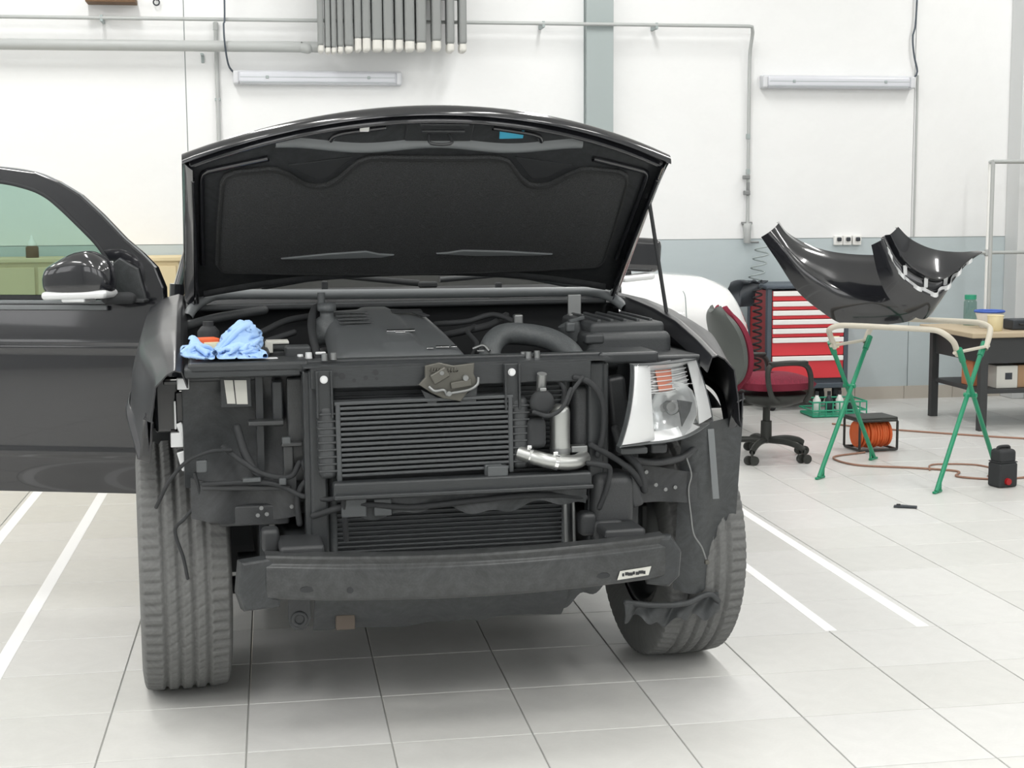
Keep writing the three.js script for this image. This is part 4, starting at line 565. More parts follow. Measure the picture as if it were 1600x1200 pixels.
// ------------------------------------------------------------------ office chair, facing right
{
  const c = thing('office_chair', 'swivel office chair with dark red cushions and black armrests', 'chair', [2.86, 0, -8.2], 8 * DEG);
  obj('seat_cushion', shell((u, v) => { const a = u * Math.PI * 2, r = v; const ex = (q, e) => Math.sign(q) * Math.pow(Math.abs(q), e); return [0.03 + 0.215 * r * ex(Math.cos(a), 0.75), 0.425 + 0.035 * (1 - Math.pow(r, 4)) - 0.02 * sm(0.6, 1, r * Math.cos(a)), -0.215 * r * ex(Math.sin(a), 0.75)]; }, 40, 14, 0.05), M.chairRed, c);
  obj('seat_shell', lathe([[0, -0.06], [0.1, -0.06], [0.19, -0.03], [0.215, 0.012], [0.2, 0.02], [0, 0.02]], 36, [0.03, 0.375, 0]), M.chairPlastic, c);
  const bk = (o) => shell((u, v) => { const t = v * 2 - 1, w = 0.205 * Math.sqrt(Math.max(0.05, 1 - Math.pow(Math.abs(t), 3.2))), q = u * 2 - 1; return [-0.205 - 0.075 * v * v - 0.025 * (1 - q * q) + o + 0.03 * Math.sin(v * Math.PI), 0.44 + 0.45 * v, -q * w]; }, 18, 44, 0.03);
  obj('backrest_cushion', bk(0.0), M.chairRed, c); obj('backrest_shell', bk(-0.038), M.chairShell, c);
  obj('back_support', [rbox(0.05, 0.2, 0.06, 0.012, [-0.235, 0.42, 0]), rbox(0.28, 0.025, 0.06, 0.01, [-0.12, 0.335, 0])], M.chairPlastic, c);
  for (const s of [-1, 1]) obj('armrest', [tube([[0.14, 0.36, s * 0.215], [0.15, 0.42, s * 0.25], [0.14, 0.53, s * 0.262], [0.09, 0.585, s * 0.262], [-0.06, 0.59, s * 0.262], [-0.12, 0.57, s * 0.262], [-0.125, 0.5, s * 0.258], [-0.09, 0.4, s * 0.24], [-0.03, 0.36, s * 0.21]], 0.016, 70, 10), rbox(0.24, 0.024, 0.045, 0.01, [0.0, 0.592, s * 0.262])], M.chairPlastic, c);
  obj('gas_column', [cyl(0.022, 0.022, 0.2, [0, 0.26, 0]), cyl(0.032, 0.034, 0.13, [0, 0.16, 0])], M.chairPlastic, c);
  for (let k = 0; k < 5; k++) {
    const a = (k * 72 + 62) * DEG, e = [0.27 * Math.cos(a), 0, 0.27 * Math.sin(a)];
    obj('base_leg', [tube([[0, 0.11, 0], [e[0] * 0.5, 0.112, e[2] * 0.5], [e[0] * 0.85, 0.095, e[2] * 0.85], [e[0], 0.075, e[2]]], 0.018, 20, 8)], M.chairPlastic, c);
    obj('caster', [cyl(0.027, 0.027, 0.018, [e[0] + 0.012, 0.027, e[2] + 0.006], [Math.PI / 2, 0, 0.4 * k], 20), cyl(0.027, 0.027, 0.018, [e[0] - 0.012, 0.027, e[2] - 0.02], [Math.PI / 2, 0, 0.4 * k], 20), cyl(0.008, 0.008, 0.05, [e[0], 0.06, e[2]])], M.chairPlastic, c);
  }
}
// ------------------------------------------------------------------ red tool cabinet and what hangs round it
{
  const t = thing('tool_cabinet', 'red drawer tool cabinet with pale drawer pulls on castors', 'tool cabinet', [3.83, 0, -10.33]);
  const W = 0.62, D = 0.46;
  obj('cabinet_body', [b2(-W / 2, W / 2, 0.16, 0.2, -D / 2, D / 2, 0.008), b2(-W / 2 + 0.02, W / 2 - 0.02, 0.2, 0.88, -D / 2, D / 2 - 0.03), b2(-W / 2, -W / 2 + 0.035, 0.2, 0.9, D / 2 - 0.05, D / 2, 0.006), b2(W / 2 - 0.035, W / 2, 0.2, 0.9, D / 2 - 0.05, D / 2, 0.006), b2(-W / 2, -W / 2 + 0.035, 0.2, 0.9, -D / 2, -D / 2 + 0.05, 0.006)], M.graphiteLight, t);
  for (const s of [-1, 1]) obj('side_panel', b2(Math.min(s * (W / 2 - 0.01), s * (W / 2 - 0.02)) , Math.max(s * (W / 2 - 0.01), s * (W / 2 - 0.02)) , 0.2, 0.88, -D / 2 + 0.05, D / 2 - 0.05), M.redDark, t);
  obj('cabinet_top', rbox(W + 0.03, 0.03, D + 0.03, 0.012, [0, 0.905, 0]), M.graphiteLight, t);
  let y = 0.878;
  for (const h of [0.075, 0.066, 0.066, 0.066, 0.066, 0.135, 0.17]) {
    const d = part('drawer', t); d.position.set(0, y - h / 2, D / 2 - 0.012);
    obj('drawer_front', rbox(W - 0.076, h - 0.005, 0.024, 0.004, [0, 0, 0]), M.red, d);
    tag(obj('drawer_pull', rbox(W - 0.08, 0.036, 0.016, 0.005, [0, h / 2 - 0.021, 0.016]), M.handle, d), 'full width pale drawer pull'); y -= h;
  }
  for (const s of [-1, 1]) for (const z of [-0.17, 0.17]) obj('castor', [cyl(0.06, 0.06, 0.035, [s * 0.25, 0.06, z], [0, 0, Math.PI / 2]), rbox(0.06, 0.06, 0.05, 0.008, [s * 0.25, 0.13, z])], M.rubber, t);
  tag(obj('drawer_label', box(0.075, 0.085, 0.002, [0.2, 0.5, 0.235]), M.cream, t), 'cream label on a drawer front');
  const b = thing('dark_jacket', 'dark grey jacket slung over the corner of the red tool cabinet', 'jacket', [3.46, 0.93, -10.2]);
  obj('jacket_cloth', shell((u, v) => { const a = u * 2 - 1, b2_ = v * 1.5; return [-0.02 - 0.1 * Math.min(1, b2_) - 0.02 * Math.sin(a * 5) + 0.1 * a, b2_ < 0.6 ? 0.012 + 0.01 * Math.sin(a * 7) : 0.012 - (b2_ - 0.6) * 0.2, a * 0.03 + 0.015 * Math.sin(b2_ * 6 + a * 3) + 0.06 - 0.1 * u]; }, 20, 24, 0.006), M.graphite, b);
  const h = thing('coiled_cable', 'black coiled cable hanging down the side of the red tool cabinet', 'cable', [3.467, 0, -10.17]);
  obj('coil', tube(Array.from({ length: 181 }, (_, k) => [0.03 * Math.cos(k * 0.52), 0.9 - 0.72 * k / 180, 0.03 * Math.sin(k * 0.52)]), 0.007, 420, 5), M.rubber, h);
  const ah = thing('coiled_air_hose', 'pale spiral air hose hanging from the wall outlet', 'hose', [3.62, 0, -10.5]);
  obj('coil', tube(Array.from({ length: 61 }, (_, k) => [-0.06 * k / 60 + 0.055 * Math.cos(k * 0.42), 1.2 - 0.27 * k / 60, 0.035 * Math.sin(k * 0.42)]), 0.006, 200, 6), M.column, ah);
  const cr = thing('green_crate', 'low green wire crate on the floor before the red tool cabinet', 'crate', [3.93, 0, -9.85]);
  obj('crate_base', rbox(0.4, 0.02, 0.26, 0.008, [0, 0.012, 0]), M.crate, cr);
  for (let k = 0; k < 2; k++) obj('crate_rim', [rod([-0.2, 0.05 + k * 0.06, 0.13], [0.2, 0.05 + k * 0.06, 0.13], 0.006), rod([-0.2, 0.05 + k * 0.06, -0.13], [0.2, 0.05 + k * 0.06, -0.13], 0.006), rod([-0.2, 0.05 + k * 0.06, -0.13], [-0.2, 0.05 + k * 0.06, 0.13], 0.006), rod([0.2, 0.05 + k * 0.06, -0.13], [0.2, 0.05 + k * 0.06, 0.13], 0.006)], M.crate, cr);
  for (let k = 0; k < 9; k++) obj('crate_bar', rod([-0.2 + k * 0.05, 0.01, 0.13], [-0.2 + k * 0.05, 0.115, 0.13], 0.005), M.crate, cr);
  [['white spray bottle in the green crate, nearest its left end', -0.12, 'white'], ['dark spray bottle in the green crate, between two others', -0.03, 'graphite'], ['white spray bottle in the green crate, near its middle', 0.05, 'white'], ['dark spray bottle in the green crate, nearest its right end', 0.13, 'graphite']].forEach(([l, x, m]) => {
    const s = thing('spray_bottle', l, 'bottle', [3.93 + x, 0.022, -9.85], 0, 'bottles in the green crate');
    obj('bottle_body', lathe([[0, 0], [0.027, 0], [0.028, 0.09], [0.012, 0.115], [0.012, 0.125], [0, 0.125]], 16), M[m], s); obj('bottle_cap', cyl(0.013, 0.013, 0.025, [0, 0.137, 0]), M.rubber, s);
  });
}
// ------------------------------------------------------------------ folding panel stand and the two body panels on it
{
  const S = thing('panel_stand', 'green legged folding stand with cream padded rails', 'stand', [3.43, 0, -7.51], Math.atan2(-0.743, 0.669));
  // local x along the stand, local z across it (towards e2-)
  const hw = 0.35, rr_ = 0.09;
  for (const s of [1, -1]) { // s: side on which the rail lies; its legs run to the other side
    const zt = s * 0.3, zf = -s * 0.39, leg = (x, k) => [x, lerp(0.0, 0.84, k), lerp(zf, zt, k)];
    obj('rail', tube([leg(-hw, 0.84), leg(-hw, 0.92), [-hw + 0.02, 0.815, zt], [-hw + rr_, 0.84, zt], [0, 0.842, zt], [hw - rr_, 0.84, zt], [hw - 0.02, 0.815, zt], leg(hw, 0.92), leg(hw, 0.84)], 0.0155, 90, 12, false, 0.35), M.rail2, S);
    for (const x of [-hw, hw]) { const o = x + s * 0.016 * Math.sign(x); obj('leg', [rod(leg(o, 0.01), leg(o, 0.85), 0.0125), rod(leg(o, 0.8), leg(o, 0.88), 0.017)], M.green, S); obj('foot', [rbox(0.02, 0.012, 0.09, 0.004, [o, 0.007, zf + s * 0.02]), rod([o, 0.01, zf + s * 0.06], leg(o, 0.09), 0.006)], s > 0 ? M.green : M.green, S); }
  }
  for (const x of [-hw, hw]) { obj('pivot', cyl(0.012, 0.012, 0.07, [x, 0.475, -0.0], [0, 0, Math.PI / 2]), M.green, S); obj('spreader', rod([x, 0.72, -0.24], [x, 0.72, 0.24], 0.009), M.rail2, S); }
}
function panel(label, top, bot, z0, tilt, bul) {
  const cx = (top[0][0] + top[top.length - 1][0]) / 2, t = thing('body_panel', label, 'car panel', [cx, 0, z0]);
  const f = (u, v) => { const a = curvePts(top, u), b = curvePts(bot, u), x = lerp(a.x, b.x, v), y = lerp(a.y, b.y, v); return [x - cx, y, bul(u, v) + tilt * (x - cx)]; };
  return [t, f];
}
{
  const [t, f] = panel('large glossy black wing panel at the left end of the stand', [[2.762, 1.4], [2.805, 1.345], [2.882, 1.294], [2.96, 1.26], [3.051, 1.234], [3.2, 1.215], [3.37, 1.212], [3.5, 1.22], [3.58, 1.24]], [[2.648, 1.316], [2.73, 1.19], [2.85, 1.012], [2.97, 0.91], [3.08, 0.842], [3.2, 0.828], [3.36, 0.832], [3.5, 0.86], [3.6, 0.98]], -7.72, 0.1, (u, v) => 0.13 * Math.sin(v * Math.PI * 0.8) * Math.sin(0.4 + u * 2.2) + 0.02 * sm(0.0, 0.12, v));
  obj('panel_skin', shell((u, v) => f(u, 1 - v), 60, 40, 0.004), M.paint, t);
  obj('panel_flange', shell((u, v) => { const p = f(u, 0.0); return [p[0], p[1] - 0.004, p[2] - 0.03 * v]; }, 50, 3, 0.003), M.paint, t);
  obj('lower_return', shell((u, v) => { const p = f(lerp(0.4, 0.98, u), 0.985); return [p[0], p[1] + 0.006 + 0.02 * v, p[2] - 0.07 * v]; }, 30, 3, 0.003), M.plastic, t);
  const [t2, f2] = panel('smaller glossy black bumper corner on the right of the stand, with folded edges', [[3.25, 1.372], [3.31, 1.315], [3.39, 1.272], [3.47, 1.248], [3.56, 1.238], [3.63, 1.238], [3.69, 1.244]], [[3.1, 1.278], [3.14, 1.12], [3.2, 1.0], [3.3, 0.92], [3.4, 0.886], [3.47, 0.96], [3.53, 1.07], [3.6, 1.16], [3.69, 1.225]], -7.28, 0.05, (u, v) => 0.1 * Math.sin(v * Math.PI * 0.9) * Math.sin(0.5 + u * 2.1) - 0.05 * sm(0.42, 0.46, v) + 0.05 * sm(0.6, 0.64, v) * (1 - 0.4 * u));
  obj('panel_skin', shell((u, v) => f2(u, 1 - v), 60, 60, 0.004), M.paint, t2);
  obj('panel_flange', shell((u, v) => { const p = f2(u, 0.0); return [p[0], p[1] - 0.004, p[2] - 0.03 * v]; }, 40, 3, 0.003), M.paint, t2);
  tag(obj('fold_highlight', shell((u, v) => { const p = f2(lerp(0.06, 0.9, u), 0.62 + 0.02 * Math.sin(u * 40)); return [p[0], p[1] + 0.012 - 0.024 * v, p[2] + 0.012]; }, 50, 2, 0.003), M.silver, t2), 'pale jagged strip painted in as the highlight on the fold');  // silver strip puts the highlight along the fold into colour
  for (const u of [0.25, 0.42, 0.6, 0.76]) tag(obj('highlight_patch', (() => { const p = f2(u, 0.5); return rbox(0.022, 0.055, 0.006, 0.003, [p[0], p[1] - 0.0, p[2] + 0.01], [0.2, 0, 0.2 - u * 0.3]); })(), M.silver, t2), 'pale upright patch painted in as a window highlight');  // silver patches paint the upright window highlights onto the black panel
}
// ------------------------------------------------------------------ cable reel, cords, black box and scrap on the floor
{
  const r = thing('cable_reel', 'orange cable wound on a black framed reel under the stand', 'cable reel', [3.59, 0, -8.38], 5 * DEG);
  obj('wound_cable', Array.from({ length: 13 }, (_, k) => new THREE.TorusGeometry(0.074 + 0.006 * Math.sin(k * 2.1), 0.0085, 8, 30).rotateY(Math.PI / 2 + 0.06 * Math.sin(k * 1.7)).translate(-0.095 + k * 0.0158, 0.1, 0)), M.orangeCable, r);
  obj('drum', cyl(0.068, 0.068, 0.2, [0, 0.1, 0], [0, 0, Math.PI / 2], 28), M.orangeCable, r);
  obj('reel_frame', [tube([[-0.12, 0.012, 0.1], [0.12, 0.012, 0.1], [0.125, 0.02, 0.1], [0.125, 0.18, 0.1], [0.12, 0.19, 0.1], [-0.12, 0.19, 0.1], [-0.125, 0.18, 0.1], [-0.125, 0.02, 0.1]], 0.008, 80, 8, true, 0.1), tube([[-0.12, 0.012, -0.1], [0.12, 0.012, -0.1], [0.125, 0.18, -0.1], [0.12, 0.19, -0.1], [-0.12, 0.19, -0.1], [-0.125, 0.18, -0.1], [-0.125, 0.02, -0.1]], 0.008, 80, 8, true, 0.1), ...[[-0.12, 0.012], [0.12, 0.012], [-0.12, 0.19], [0.12, 0.19]].map(([x, y]) => rod([x, y, -0.1], [x, y, 0.1], 0.008))], M.chairPlastic, r);
  obj('reel_top', rbox(0.26, 0.022, 0.2, 0.008, [0, 0.2, 0]), M.chairPlastic, r);
  const cord = (name, label, pts, rad, m) => tag(obj(name, hose(pts.map(([x, z]) => [x, rad + 0.0005, z]), rad, 160, 6), m), label, 'cord');
  cord('extension_cord', 'brown cord looping from the cable reel towards the black box', [[3.5, -8.25], [3.25, -8.12], [3.28, -7.85], [3.55, -7.7], [3.75, -7.55], [3.68, -7.4], [3.85, -7.28], [4.1, -7.3], [4.25, -7.15], [4.5, -7.2]], 0.006, M.cable);
  cord('extension_cord', 'long thin brown cord running across the floor by the wall', [[3.75, -9.4], [3.9, -9.2], [4.3, -8.85], [4.7, -8.55], [5.1, -8.35], [5.5, -8.2]], 0.006, M.cable);
  cord('extension_cord', 'short loop of brown cord beside the right foot of the stand', [[3.62, -7.62], [3.72, -7.78], [3.95, -7.72], [3.98, -7.5], [3.85, -7.38], [3.95, -7.26]], 0.005, M.cable);
  const b = thing('black_canister', 'black plastic canister with a red cap on its front, right of the stand', 'canister', [3.795, 0, -7.12], 12 * DEG);
  obj('canister_body', [rbox(0.118, 0.13, 0.1, 0.012, [0, 0.066, 0], [0, 0, 0], 3), rbox(0.108, 0.075, 0.09, 0.02, [0, 0.165, 0], [0, 0, 0], 3), rbox(0.114, 0.006, 0.096, 0.003, [0, 0.135, 0])], M.rubber, b);
  obj('canister_handle', tube([[-0.035, 0.195, 0], [-0.03, 0.212, 0], [0.03, 0.212, 0], [0.035, 0.195, 0]], 0.009, 30, 8), M.rubber, b);
  tag(obj('canister_cap', cyl(0.017, 0.019, 0.02, [-0.01, 0.035, 0.055], [Math.PI / 2, 0, 0], 20), M.redDark, b), 'dark red screw cap');
  const s = thing('metal_scrap', 'small dark offcut lying alone on the tiles', 'scrap', [3.05, 0, -6.68], -0.3);
  obj('offcut', extr([[-0.055, 0], [0.055, -0.012], [0.06, 0.008], [-0.01, 0.03], [-0.05, 0.022]], 0.012, 0.003, [0, 0.001, 0], [HX, 0, 0]), M.graphite, s);
  obj('offcut_clip', rbox(0.02, 0.008, 0.012, 0.003, [-0.03, 0.015, -0.012]), M.rubber, s);
}
// ------------------------------------------------------------------ workbench at the right edge with its clutter, and the tube rack
{
  const w = thing('workbench', 'low workbench with dark drawer front at the right edge', 'workbench', [5.3, 0, -9.3]);
  obj('worktop', rbox(1.6, 0.035, 0.8, 0.008, [0, 0.635, 0]), M.wood, w);
  obj('drawer_front', rbox(1.4, 0.17, 0.03, 0.006, [0, 0.53, 0.35]), M.darkShelf, w); obj('drawer_box', b2(-0.7, 0.7, 0.45, 0.615, -0.36, 0.34), M.darkShelf, w);
  obj('lower_shelf', rbox(1.4, 0.03, 0.72, 0.006, [0, 0.26, 0]), M.darkShelf, w);
  for (const x of [-0.7, 0.7]) for (const z of [-0.36, 0.36]) obj('leg', b2(x - 0.025, x + 0.025, 0, 0.618, z - 0.025, z + 0.025), M.darkShelf, w);
  const put = (n, l, c, p, f) => { const o = thing(n, l, c, p); f(o); };
  put('carton', 'white carton with dark print on the lower bench shelf', 'box', [4.79, 0.276, -9.07], (o) => { obj('carton_body', rbox(0.15, 0.15, 0.2, 0.004, [0, 0.075, 0]), M.label, o); obj('print', box(0.05, 0.045, 0.001, [0.01, 0.08, 0.1008]), M.graphite, o); });
  put('carton', 'brown cardboard carton on the lower bench shelf', 'box', [4.97, 0.276, -9.1], (o) => { obj('carton_body', rbox(0.19, 0.15, 0.22, 0.004, [0, 0.075, 0]), M.cardboard, o); obj('tape', box(0.03, 0.002, 0.22, [0, 0.151, 0]), M.beige, o); });
  put('carton', 'narrow orange brown carton at the left end of the bench shelf', 'box', [4.66, 0.276, -9.2], (o) => { obj('carton_body', rbox(0.08, 0.17, 0.16, 0.004, [0, 0.085, 0]), M.carrot, o); obj('carton_flap', box(0.07, 0.003, 0.15, [0, 0.172, 0]), M.brown, o); });
  put('cream_tub', 'cream plastic tub on the workbench', 'tub', [4.735, 0.6535, -9.05], (o) => { obj('tub_body', lathe([[0, 0], [0.045, 0], [0.052, 0.1], [0.048, 0.1], [0.042, 0.01], [0, 0.01]], 24), M.cream, o); obj('tub_rim', new THREE.TorusGeometry(0.051, 0.004, 6, 28).rotateX(Math.PI / 2).translate(0, 0.1, 0), M.cream, o); });
  put('blue_bowl', 'white bowl with a blue rim behind the cream tub', 'bowl', [4.81, 0.6535, -9.28], (o) => { obj('bowl_body', lathe([[0, 0], [0.06, 0], [0.095, 0.11], [0.09, 0.11], [0.055, 0.008], [0, 0.008]], 28), M.white, o); obj('bowl_rim', new THREE.TorusGeometry(0.094, 0.009, 6, 30).rotateX(Math.PI / 2).translate(0, 0.112, 0), M.blue, o); });
  put('jar', 'teal lidded jar at the back of the workbench', 'jar', [4.79, 0.6535, -9.52], (o) => { obj('jar_body', lathe([[0, 0], [0.045, 0], [0.045, 0.16], [0.035, 0.18], [0, 0.18]], 20), M.tint, o); obj('lid', cyl(0.04, 0.04, 0.03, [0, 0.195, 0]), M.crate, o); });
  put('dark_case', 'dark grey tool case on the worktop beside the cream tub', 'case', [4.95, 0.6535, -9.12], (o) => { obj('case_body', rbox(0.18, 0.07, 0.14, 0.012, [0, 0.035, 0]), M.graphite, o); obj('case_handle', tube([[-0.04, 0.04, 0.07], [-0.04, 0.04, 0.09], [0.04, 0.04, 0.09], [0.04, 0.04, 0.07]], 0.006, 20, 6), M.rubber, o); });
  put('spare_part', 'bundle of grey metal brackets on the floor at the right edge', 'spare part', [4.95, 0, -8.75], (o) => { obj('bracket', [rbox(0.14, 0.04, 0.1, 0.008, [0, 0.02, 0]), rbox(0.03, 0.09, 0.08, 0.006, [-0.05, 0.07, 0], [0, 0, 0.3]), cyl(0.03, 0.03, 0.1, [0.04, 0.06, 0], [Math.PI / 2, 0, 0])], M.steel, o); obj('bracket_pin', rod([-0.05, 0.12, 0], [0.04, 0.09, 0], 0.008), M.graphite, o); });
  const r = thing('tube_rack', 'tall pale metal tube rack behind the workbench', 'rack', [5.25, 0, -10.05]);
  const x0 = -0.18, x1 = 0.9;
  for (const [x, z, h] of [[x0, 0.25, 1.79], [0.03, -0.2, 1.8], [x1, 0.25, 1.79], [x1, -0.2, 1.8]]) obj('upright', rod([x, 0, z], [x, h, z], 0.014), x === 0.03 ? M.white : M.pipe, r);
  obj('top_rail', [rod([x0, 1.79, 0.25], [x1, 1.79, 0.25], 0.013), rod([0.03, 1.8, -0.2], [x1, 1.8, -0.2], 0.013), rod([x0, 1.79, 0.25], [0.03, 1.8, -0.2], 0.013), rod([x1, 1.79, 0.25], [x1, 1.8, -0.2], 0.013)], M.pipe, r);
  obj('middle_rail', [rod([-0.1, 1.13, -0.2], [x1, 1.13, -0.2], 0.013)], M.pipe, r);
  obj('clamp', [rbox(0.04, 0.05, 0.04, 0.008, [0.03, 1.13, -0.2])], M.pipe, r);
}
// ------------------------------------------------------------------ things on the back wall
const WZ = RZ0;
function clips(o, pts) { for (const [x, y] of pts) obj('pipe_clip', [rbox(0.022, 0.04, 0.04, 0.004, [x, y, WZ + 0.025])], M.column, o); }
{
  const a = thing('air_pipe', 'thin grey air pipe along the wall, bending down above the taps', 'pipe', [0, 0, 0]);
  obj('pipe_run', tube([[RX0 + 0.02, 2.78, WZ + 0.14], [-2, 2.78, WZ + 0.14], [1.4, 2.785, WZ + 0.14], [3.42, 2.787, WZ + 0.14], [3.5, 2.785, WZ + 0.13], [3.515, 2.74, WZ + 0.1], [3.516, 2.6, WZ + 0.04], [3.517, 2.2, WZ + 0.03], [3.518, 1.5, WZ + 0.03], [3.518, 1.36, WZ + 0.03]], 0.013, 260, 8, false, 0.2), M.pipe, a);
  for (const x of [-5, -3, -1.1, 1.95, 2.78]) obj('pipe_clip', [rbox(0.02, 0.045, 0.15, 0.004, [x, 2.78, WZ + 0.076])], M.column, a);
  clips(a, [[3.516, 2.0], [3.518, 1.74]]);
  obj('valve', [rbox(0.05, 0.03, 0.04, 0.006, [3.5, 1.7, WZ + 0.04]), rbox(0.02, 0.07, 0.03, 0.005, [3.515, 1.63, WZ + 0.04]), rbox(0.045, 0.035, 0.04, 0.006, [3.505, 1.585, WZ + 0.04])], M.steel, a);
  const u = thing('filter_unit', 'small air filter unit at the lower end of the air pipe', 'filter', [3.515, 1.21, WZ]);
  obj('filter_bowl', lathe([[0, 0], [0.026, 0.002], [0.028, 0.09], [0.03, 0.1], [0.03, 0.15], [0, 0.15]], 20, [0, 0, 0.035]), M.pipe, u); obj('outlet', [rod([0, 0.01, 0.035], [0.09, 0.008, 0.035], 0.008), rbox(0.08, 0.02, 0.03, 0.004, [0, 0.15, 0.02])], M.steel, u);
  const h = thing('heating_pipe', 'thick pale heating pipe running to the radiator', 'pipe', [0, 0, 0]);
  obj('pipe_run', hose([[RX0 + 0.06, 2.598, WZ + 0.12], [-3, 2.6, WZ + 0.12], [0.14, 2.605, WZ + 0.12], [0.23, 2.604, WZ + 0.125], [0.285, 2.595, WZ + 0.135]], 0.038, 160, 16), M.pipe, h);
  for (const x of [-5.2, -2.6, -0.44]) obj('pipe_bracket', [rbox(0.02, 0.012, 0.12, 0.003, [x, 2.55, WZ + 0.063]), rbox(0.02, 0.06, 0.012, 0.003, [x, 2.53, WZ + 0.007])], M.column, h);
  const v = thing('drop_pipe', 'thin vertical pale pipe left of the radiator', 'pipe', [-0.345, 0, WZ]);
  obj('pipe_run', rod([0, 0.12, 0.02], [0, 2.78, 0.02], 0.014), M.pipe, v); obj('pipe_clip', [rbox(0.04, 0.02, 0.03, 0.004, [0, 2.25, 0.016])], M.column, v); obj('pipe_joint', cyl(0.018, 0.018, 0.05, [0, 2.75, 0.02]), M.pipe, v);
  // radiator of upright tubes
  const r = thing('tube_radiator', 'grey wall radiator of upright tubes with pale capped ends', 'radiator', [0, 0, WZ + 0.25]);
  const tubes = [[0.35, 0.39, 2.551, 0], [0.398, 0.436, 2.545, 0], [0.44, 0.475, 2.545, 0], [0.482, 0.522, 2.547, 0], [0.53, 0.59, 2.552, 0], [0.598, 0.648, 2.558, 0], [0.652, 0.71, 2.56, 0], [0.72, 0.792, 2.562, 0], [0.798, 0.868, 2.562, 0], [0.88, 0.935, 2.565, 1], [0.945, 1.015, 2.565, 1], [1.025, 1.095, 2.565, 1], [1.135, 1.2, 2.57, 0], [1.238, 1.292, 2.56, 1], [1.325, 1.378, 2.56, 1]];
  const capH = [0.055, 0.045, 0.045, 0.05, 0.05, 0.105, 0.105, 0.09, 0.09, 0.09, 0.08, 0.07, 0.08, 0.07, 0.07];
  tubes.forEach(([a0, a1, yb, k], i) => {
    const w = a1 - a0; obj('radiator_tube', rbox(w, 1.1, 0.14, Math.min(0.02, w * 0.45), [(a0 + a1) / 2, yb + capH[i] * 0.8 + 0.55, 0]), M.radiator, r);
    tag(obj('end_cap', [rbox(w * 0.96, capH[i], 0.13, Math.min(0.024, w * 0.45), [(a0 + a1) / 2, yb + capH[i] / 2, 0], [0, 0, 0], 3)], M.cap, r), 'pale rounded end cap');
  });
  obj('header_pipe', [rod([0.34, 3.5, 0], [1.39, 3.5, 0], 0.04), rod([0.4, 2.95, -0.08], [1.35, 2.95, -0.08], 0.02)], M.radiator, r);
  obj('wall_bracket', [b2(0.5, 0.53, 3.3, 3.34, -0.248, 0), b2(1.2, 1.23, 3.3, 3.34, -0.248, 0)], M.column, r);
  // two wall fluorescent fittings, switched off
  for (const [x0, x1, l] of [[-0.235, 0.942, 'switched off fluorescent wall fitting under the radiator'], [3.603, 4.795, 'switched off fluorescent wall fitting right of the column']]) {
    const f = thing('wall_lamp', l, 'wall lamp', [(x0 + x1) / 2, 2.4, WZ]); const w = (x1 - x0) / 2;
    obj('lamp_back', rbox(2 * w, 0.1, 0.05, 0.012, [0, 0, 0.026]), M.lampBody, f);
    obj('lamp_cover', rbox(2 * w - 0.07, 0.085, 0.05, 0.024, [0, -0.002, 0.07], [0, 0, 0], 4), M.lampCover, f);
    for (const s of [-1, 1]) obj('end_cap', rbox(0.04, 0.092, 0.075, 0.015, [s * (w - 0.02), -0.002, 0.058]), M.lampBody, f);
    obj('cover_seam', [b2(-w + 0.05, w - 0.05, -0.002, 0.002, 0.0935, 0.096), b2(-w + 0.05, w - 0.05, -0.036, -0.033, 0.09, 0.094)], M.column, f);
    for (const s of [-0.6, 0.6]) obj('clip', rbox(0.02, 0.02, 0.012, 0.003, [s * w, 0, 0.096]), M.column, f);
  }
  tag(obj('lamp_cable', tube([[-0.274, RH - 0.02, WZ + 0.17], [-0.275, 2.95, WZ + 0.17], [-0.285, 2.75, WZ + 0.18], [-0.28, 2.6, WZ + 0.17], [-0.262, 2.48, WZ + 0.06], [-0.225, 2.43, WZ + 0.02]], 0.007, 80, 6), M.graphiteLight), 'dark cable hanging down to the lamp under the radiator', 'cable');
  tag(obj('lamp_cable', tube([[4.82, RH - 0.02, WZ + 0.03], [4.815, 3.0, WZ + 0.03], [4.79, 2.75, WZ + 0.03], [4.805, 2.6, WZ + 0.03], [4.835, 2.48, WZ + 0.025], [4.792, 2.42, WZ + 0.02]], 0.007, 80, 6), M.graphiteLight), 'dark cable hanging down to the lamp right of the column', 'cable');
  tag(obj('cable_duct', b2(4.842, 4.856, 1.25, 2.46, WZ + 0.0005, WZ + 0.012, 0.003), M.pipe), 'thin white cable duct below the right wall lamp', 'duct');
  [[4.237, 'left of the row of three wall sockets'], [4.309, 'middle of the row of three wall sockets'], [4.386, 'right of the row of three wall sockets']].forEach(([x, l]) => { const s = thing('wall_socket', 'white wall socket with dark plug, ' + l, 'socket', [x, 1.225, WZ], 0, 'wall sockets'); obj('socket_plate', rbox(0.068, 0.075, 0.03, 0.008, [0, 0, 0.016]), M.white, s); obj('plug', rbox(0.03, 0.03, 0.03, 0.008, [0, 0.008, 0.045]), M.graphite, s); });
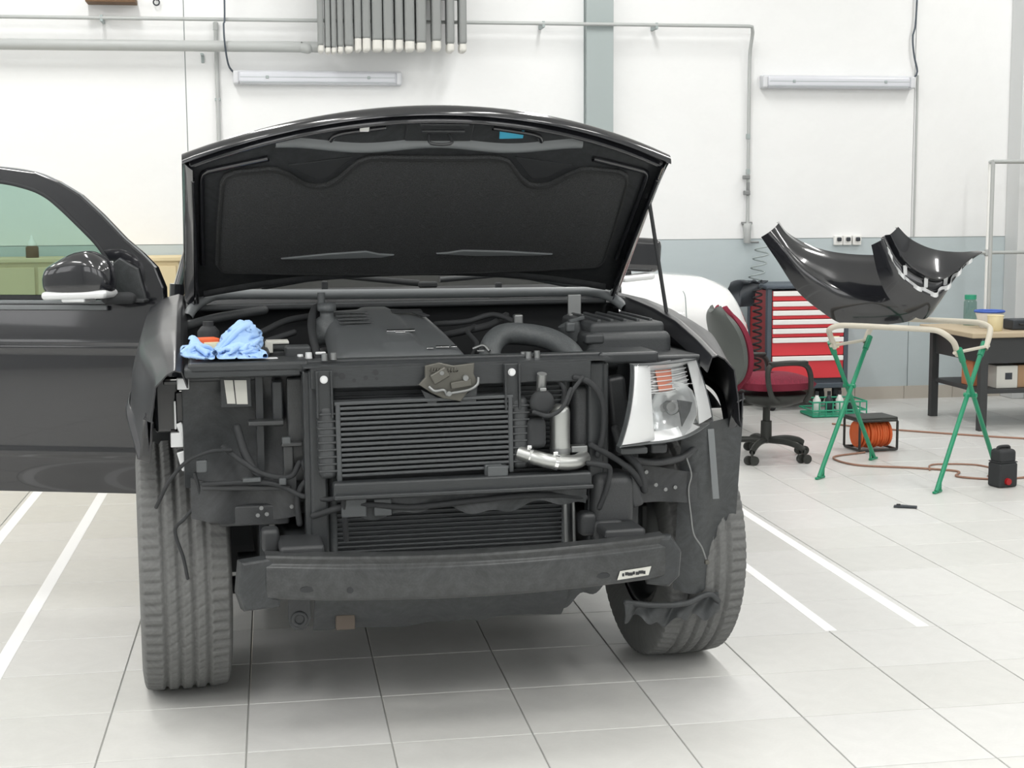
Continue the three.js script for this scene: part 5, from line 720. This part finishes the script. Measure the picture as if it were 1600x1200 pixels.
  const j = thing('junction_box', 'small white junction box on the right pillar', 'junction box', [5.66, 2.28, WZ + 0.2]); obj('box_body', rbox(0.085, 0.13, 0.05, 0.01, [0, 0.05, 0.026]), M.white, j); obj('box_lid', rbox(0.07, 0.11, 0.008, 0.004, [0, 0.05, 0.053]), M.lampBody, j); obj('box_cable', tube([[0.01, -0.01, 0.02], [-0.02, -0.12, 0.03], [-0.01, -0.3, 0.02], [0.01, -0.6, 0.02]], 0.006, 40, 6), M.column, j);
  const s = thing('wall_shelf', 'brown wooden shelf high on the wall at the top edge', 'shelf', [-1.035, 2.885, WZ]); obj('shelf_board', rbox(0.33, 0.03, 0.16, 0.004, [0, 0.015, 0.082]), M.brown, s); obj('shelf_back', rbox(0.33, 0.25, 0.015, 0.004, [0, 0.15, 0.009]), M.wood, s);
  const k = thing('wall_hook', 'tiny dark metal hook high on the wall', 'hook', [-0.74, 2.905, WZ]); obj('hook_ring', new THREE.TorusGeometry(0.02, 0.005, 8, 20).translate(0, 0, 0.03), M.graphite, k); obj('hook_stem', rod([0, 0.02, 0.0], [0, 0.02, 0.03], 0.005), M.graphite, k);
}
// beige cupboard at the wall behind the open door, with a bottle on it
{
  const c = thing('cupboard', 'beige wooden cupboard against the wall behind the open door', 'cupboard', [-1.55, 0, WZ + 0.24]);
  obj('cupboard_body', rbox(1.86, 1.11, 0.42, 0.01, [0, 0.595, 0]), M.beige, c); obj('cupboard_top', rbox(1.9, 0.03, 0.46, 0.008, [0, 1.155, 0]), M.beige, c); obj('plinth', b2(-0.9, 0.9, 0, 0.05, -0.18, 0.17), M.wood, c);
  for (const x of [-0.46, 0.46]) { const d = part('cupboard_door', c); obj('door_leaf', rbox(0.9, 1.02, 0.018, 0.004, [x, 0.6, 0.22]), M.beige, d); obj('knob', new THREE.SphereGeometry(0.016, 14, 10).translate(x - Math.sign(x) * 0.4, 0.65, 0.24), M.steel, d); }
  const b = thing('glue_bottle', 'brown bottle with a pale cap on the beige cupboard', 'bottle', [-1.595, 1.1705, WZ + 0.3]);
  obj('bottle_body', lathe([[0, 0], [0.042, 0], [0.042, 0.07], [0.03, 0.08], [0, 0.08]], 22), M.brown, b); obj('bottle_cap', lathe([[0.03, 0.08], [0.03, 0.1], [0.012, 0.125], [0.01, 0.15], [0, 0.152]], 20), M.white, b);
}

renderer.render(scene, camera);
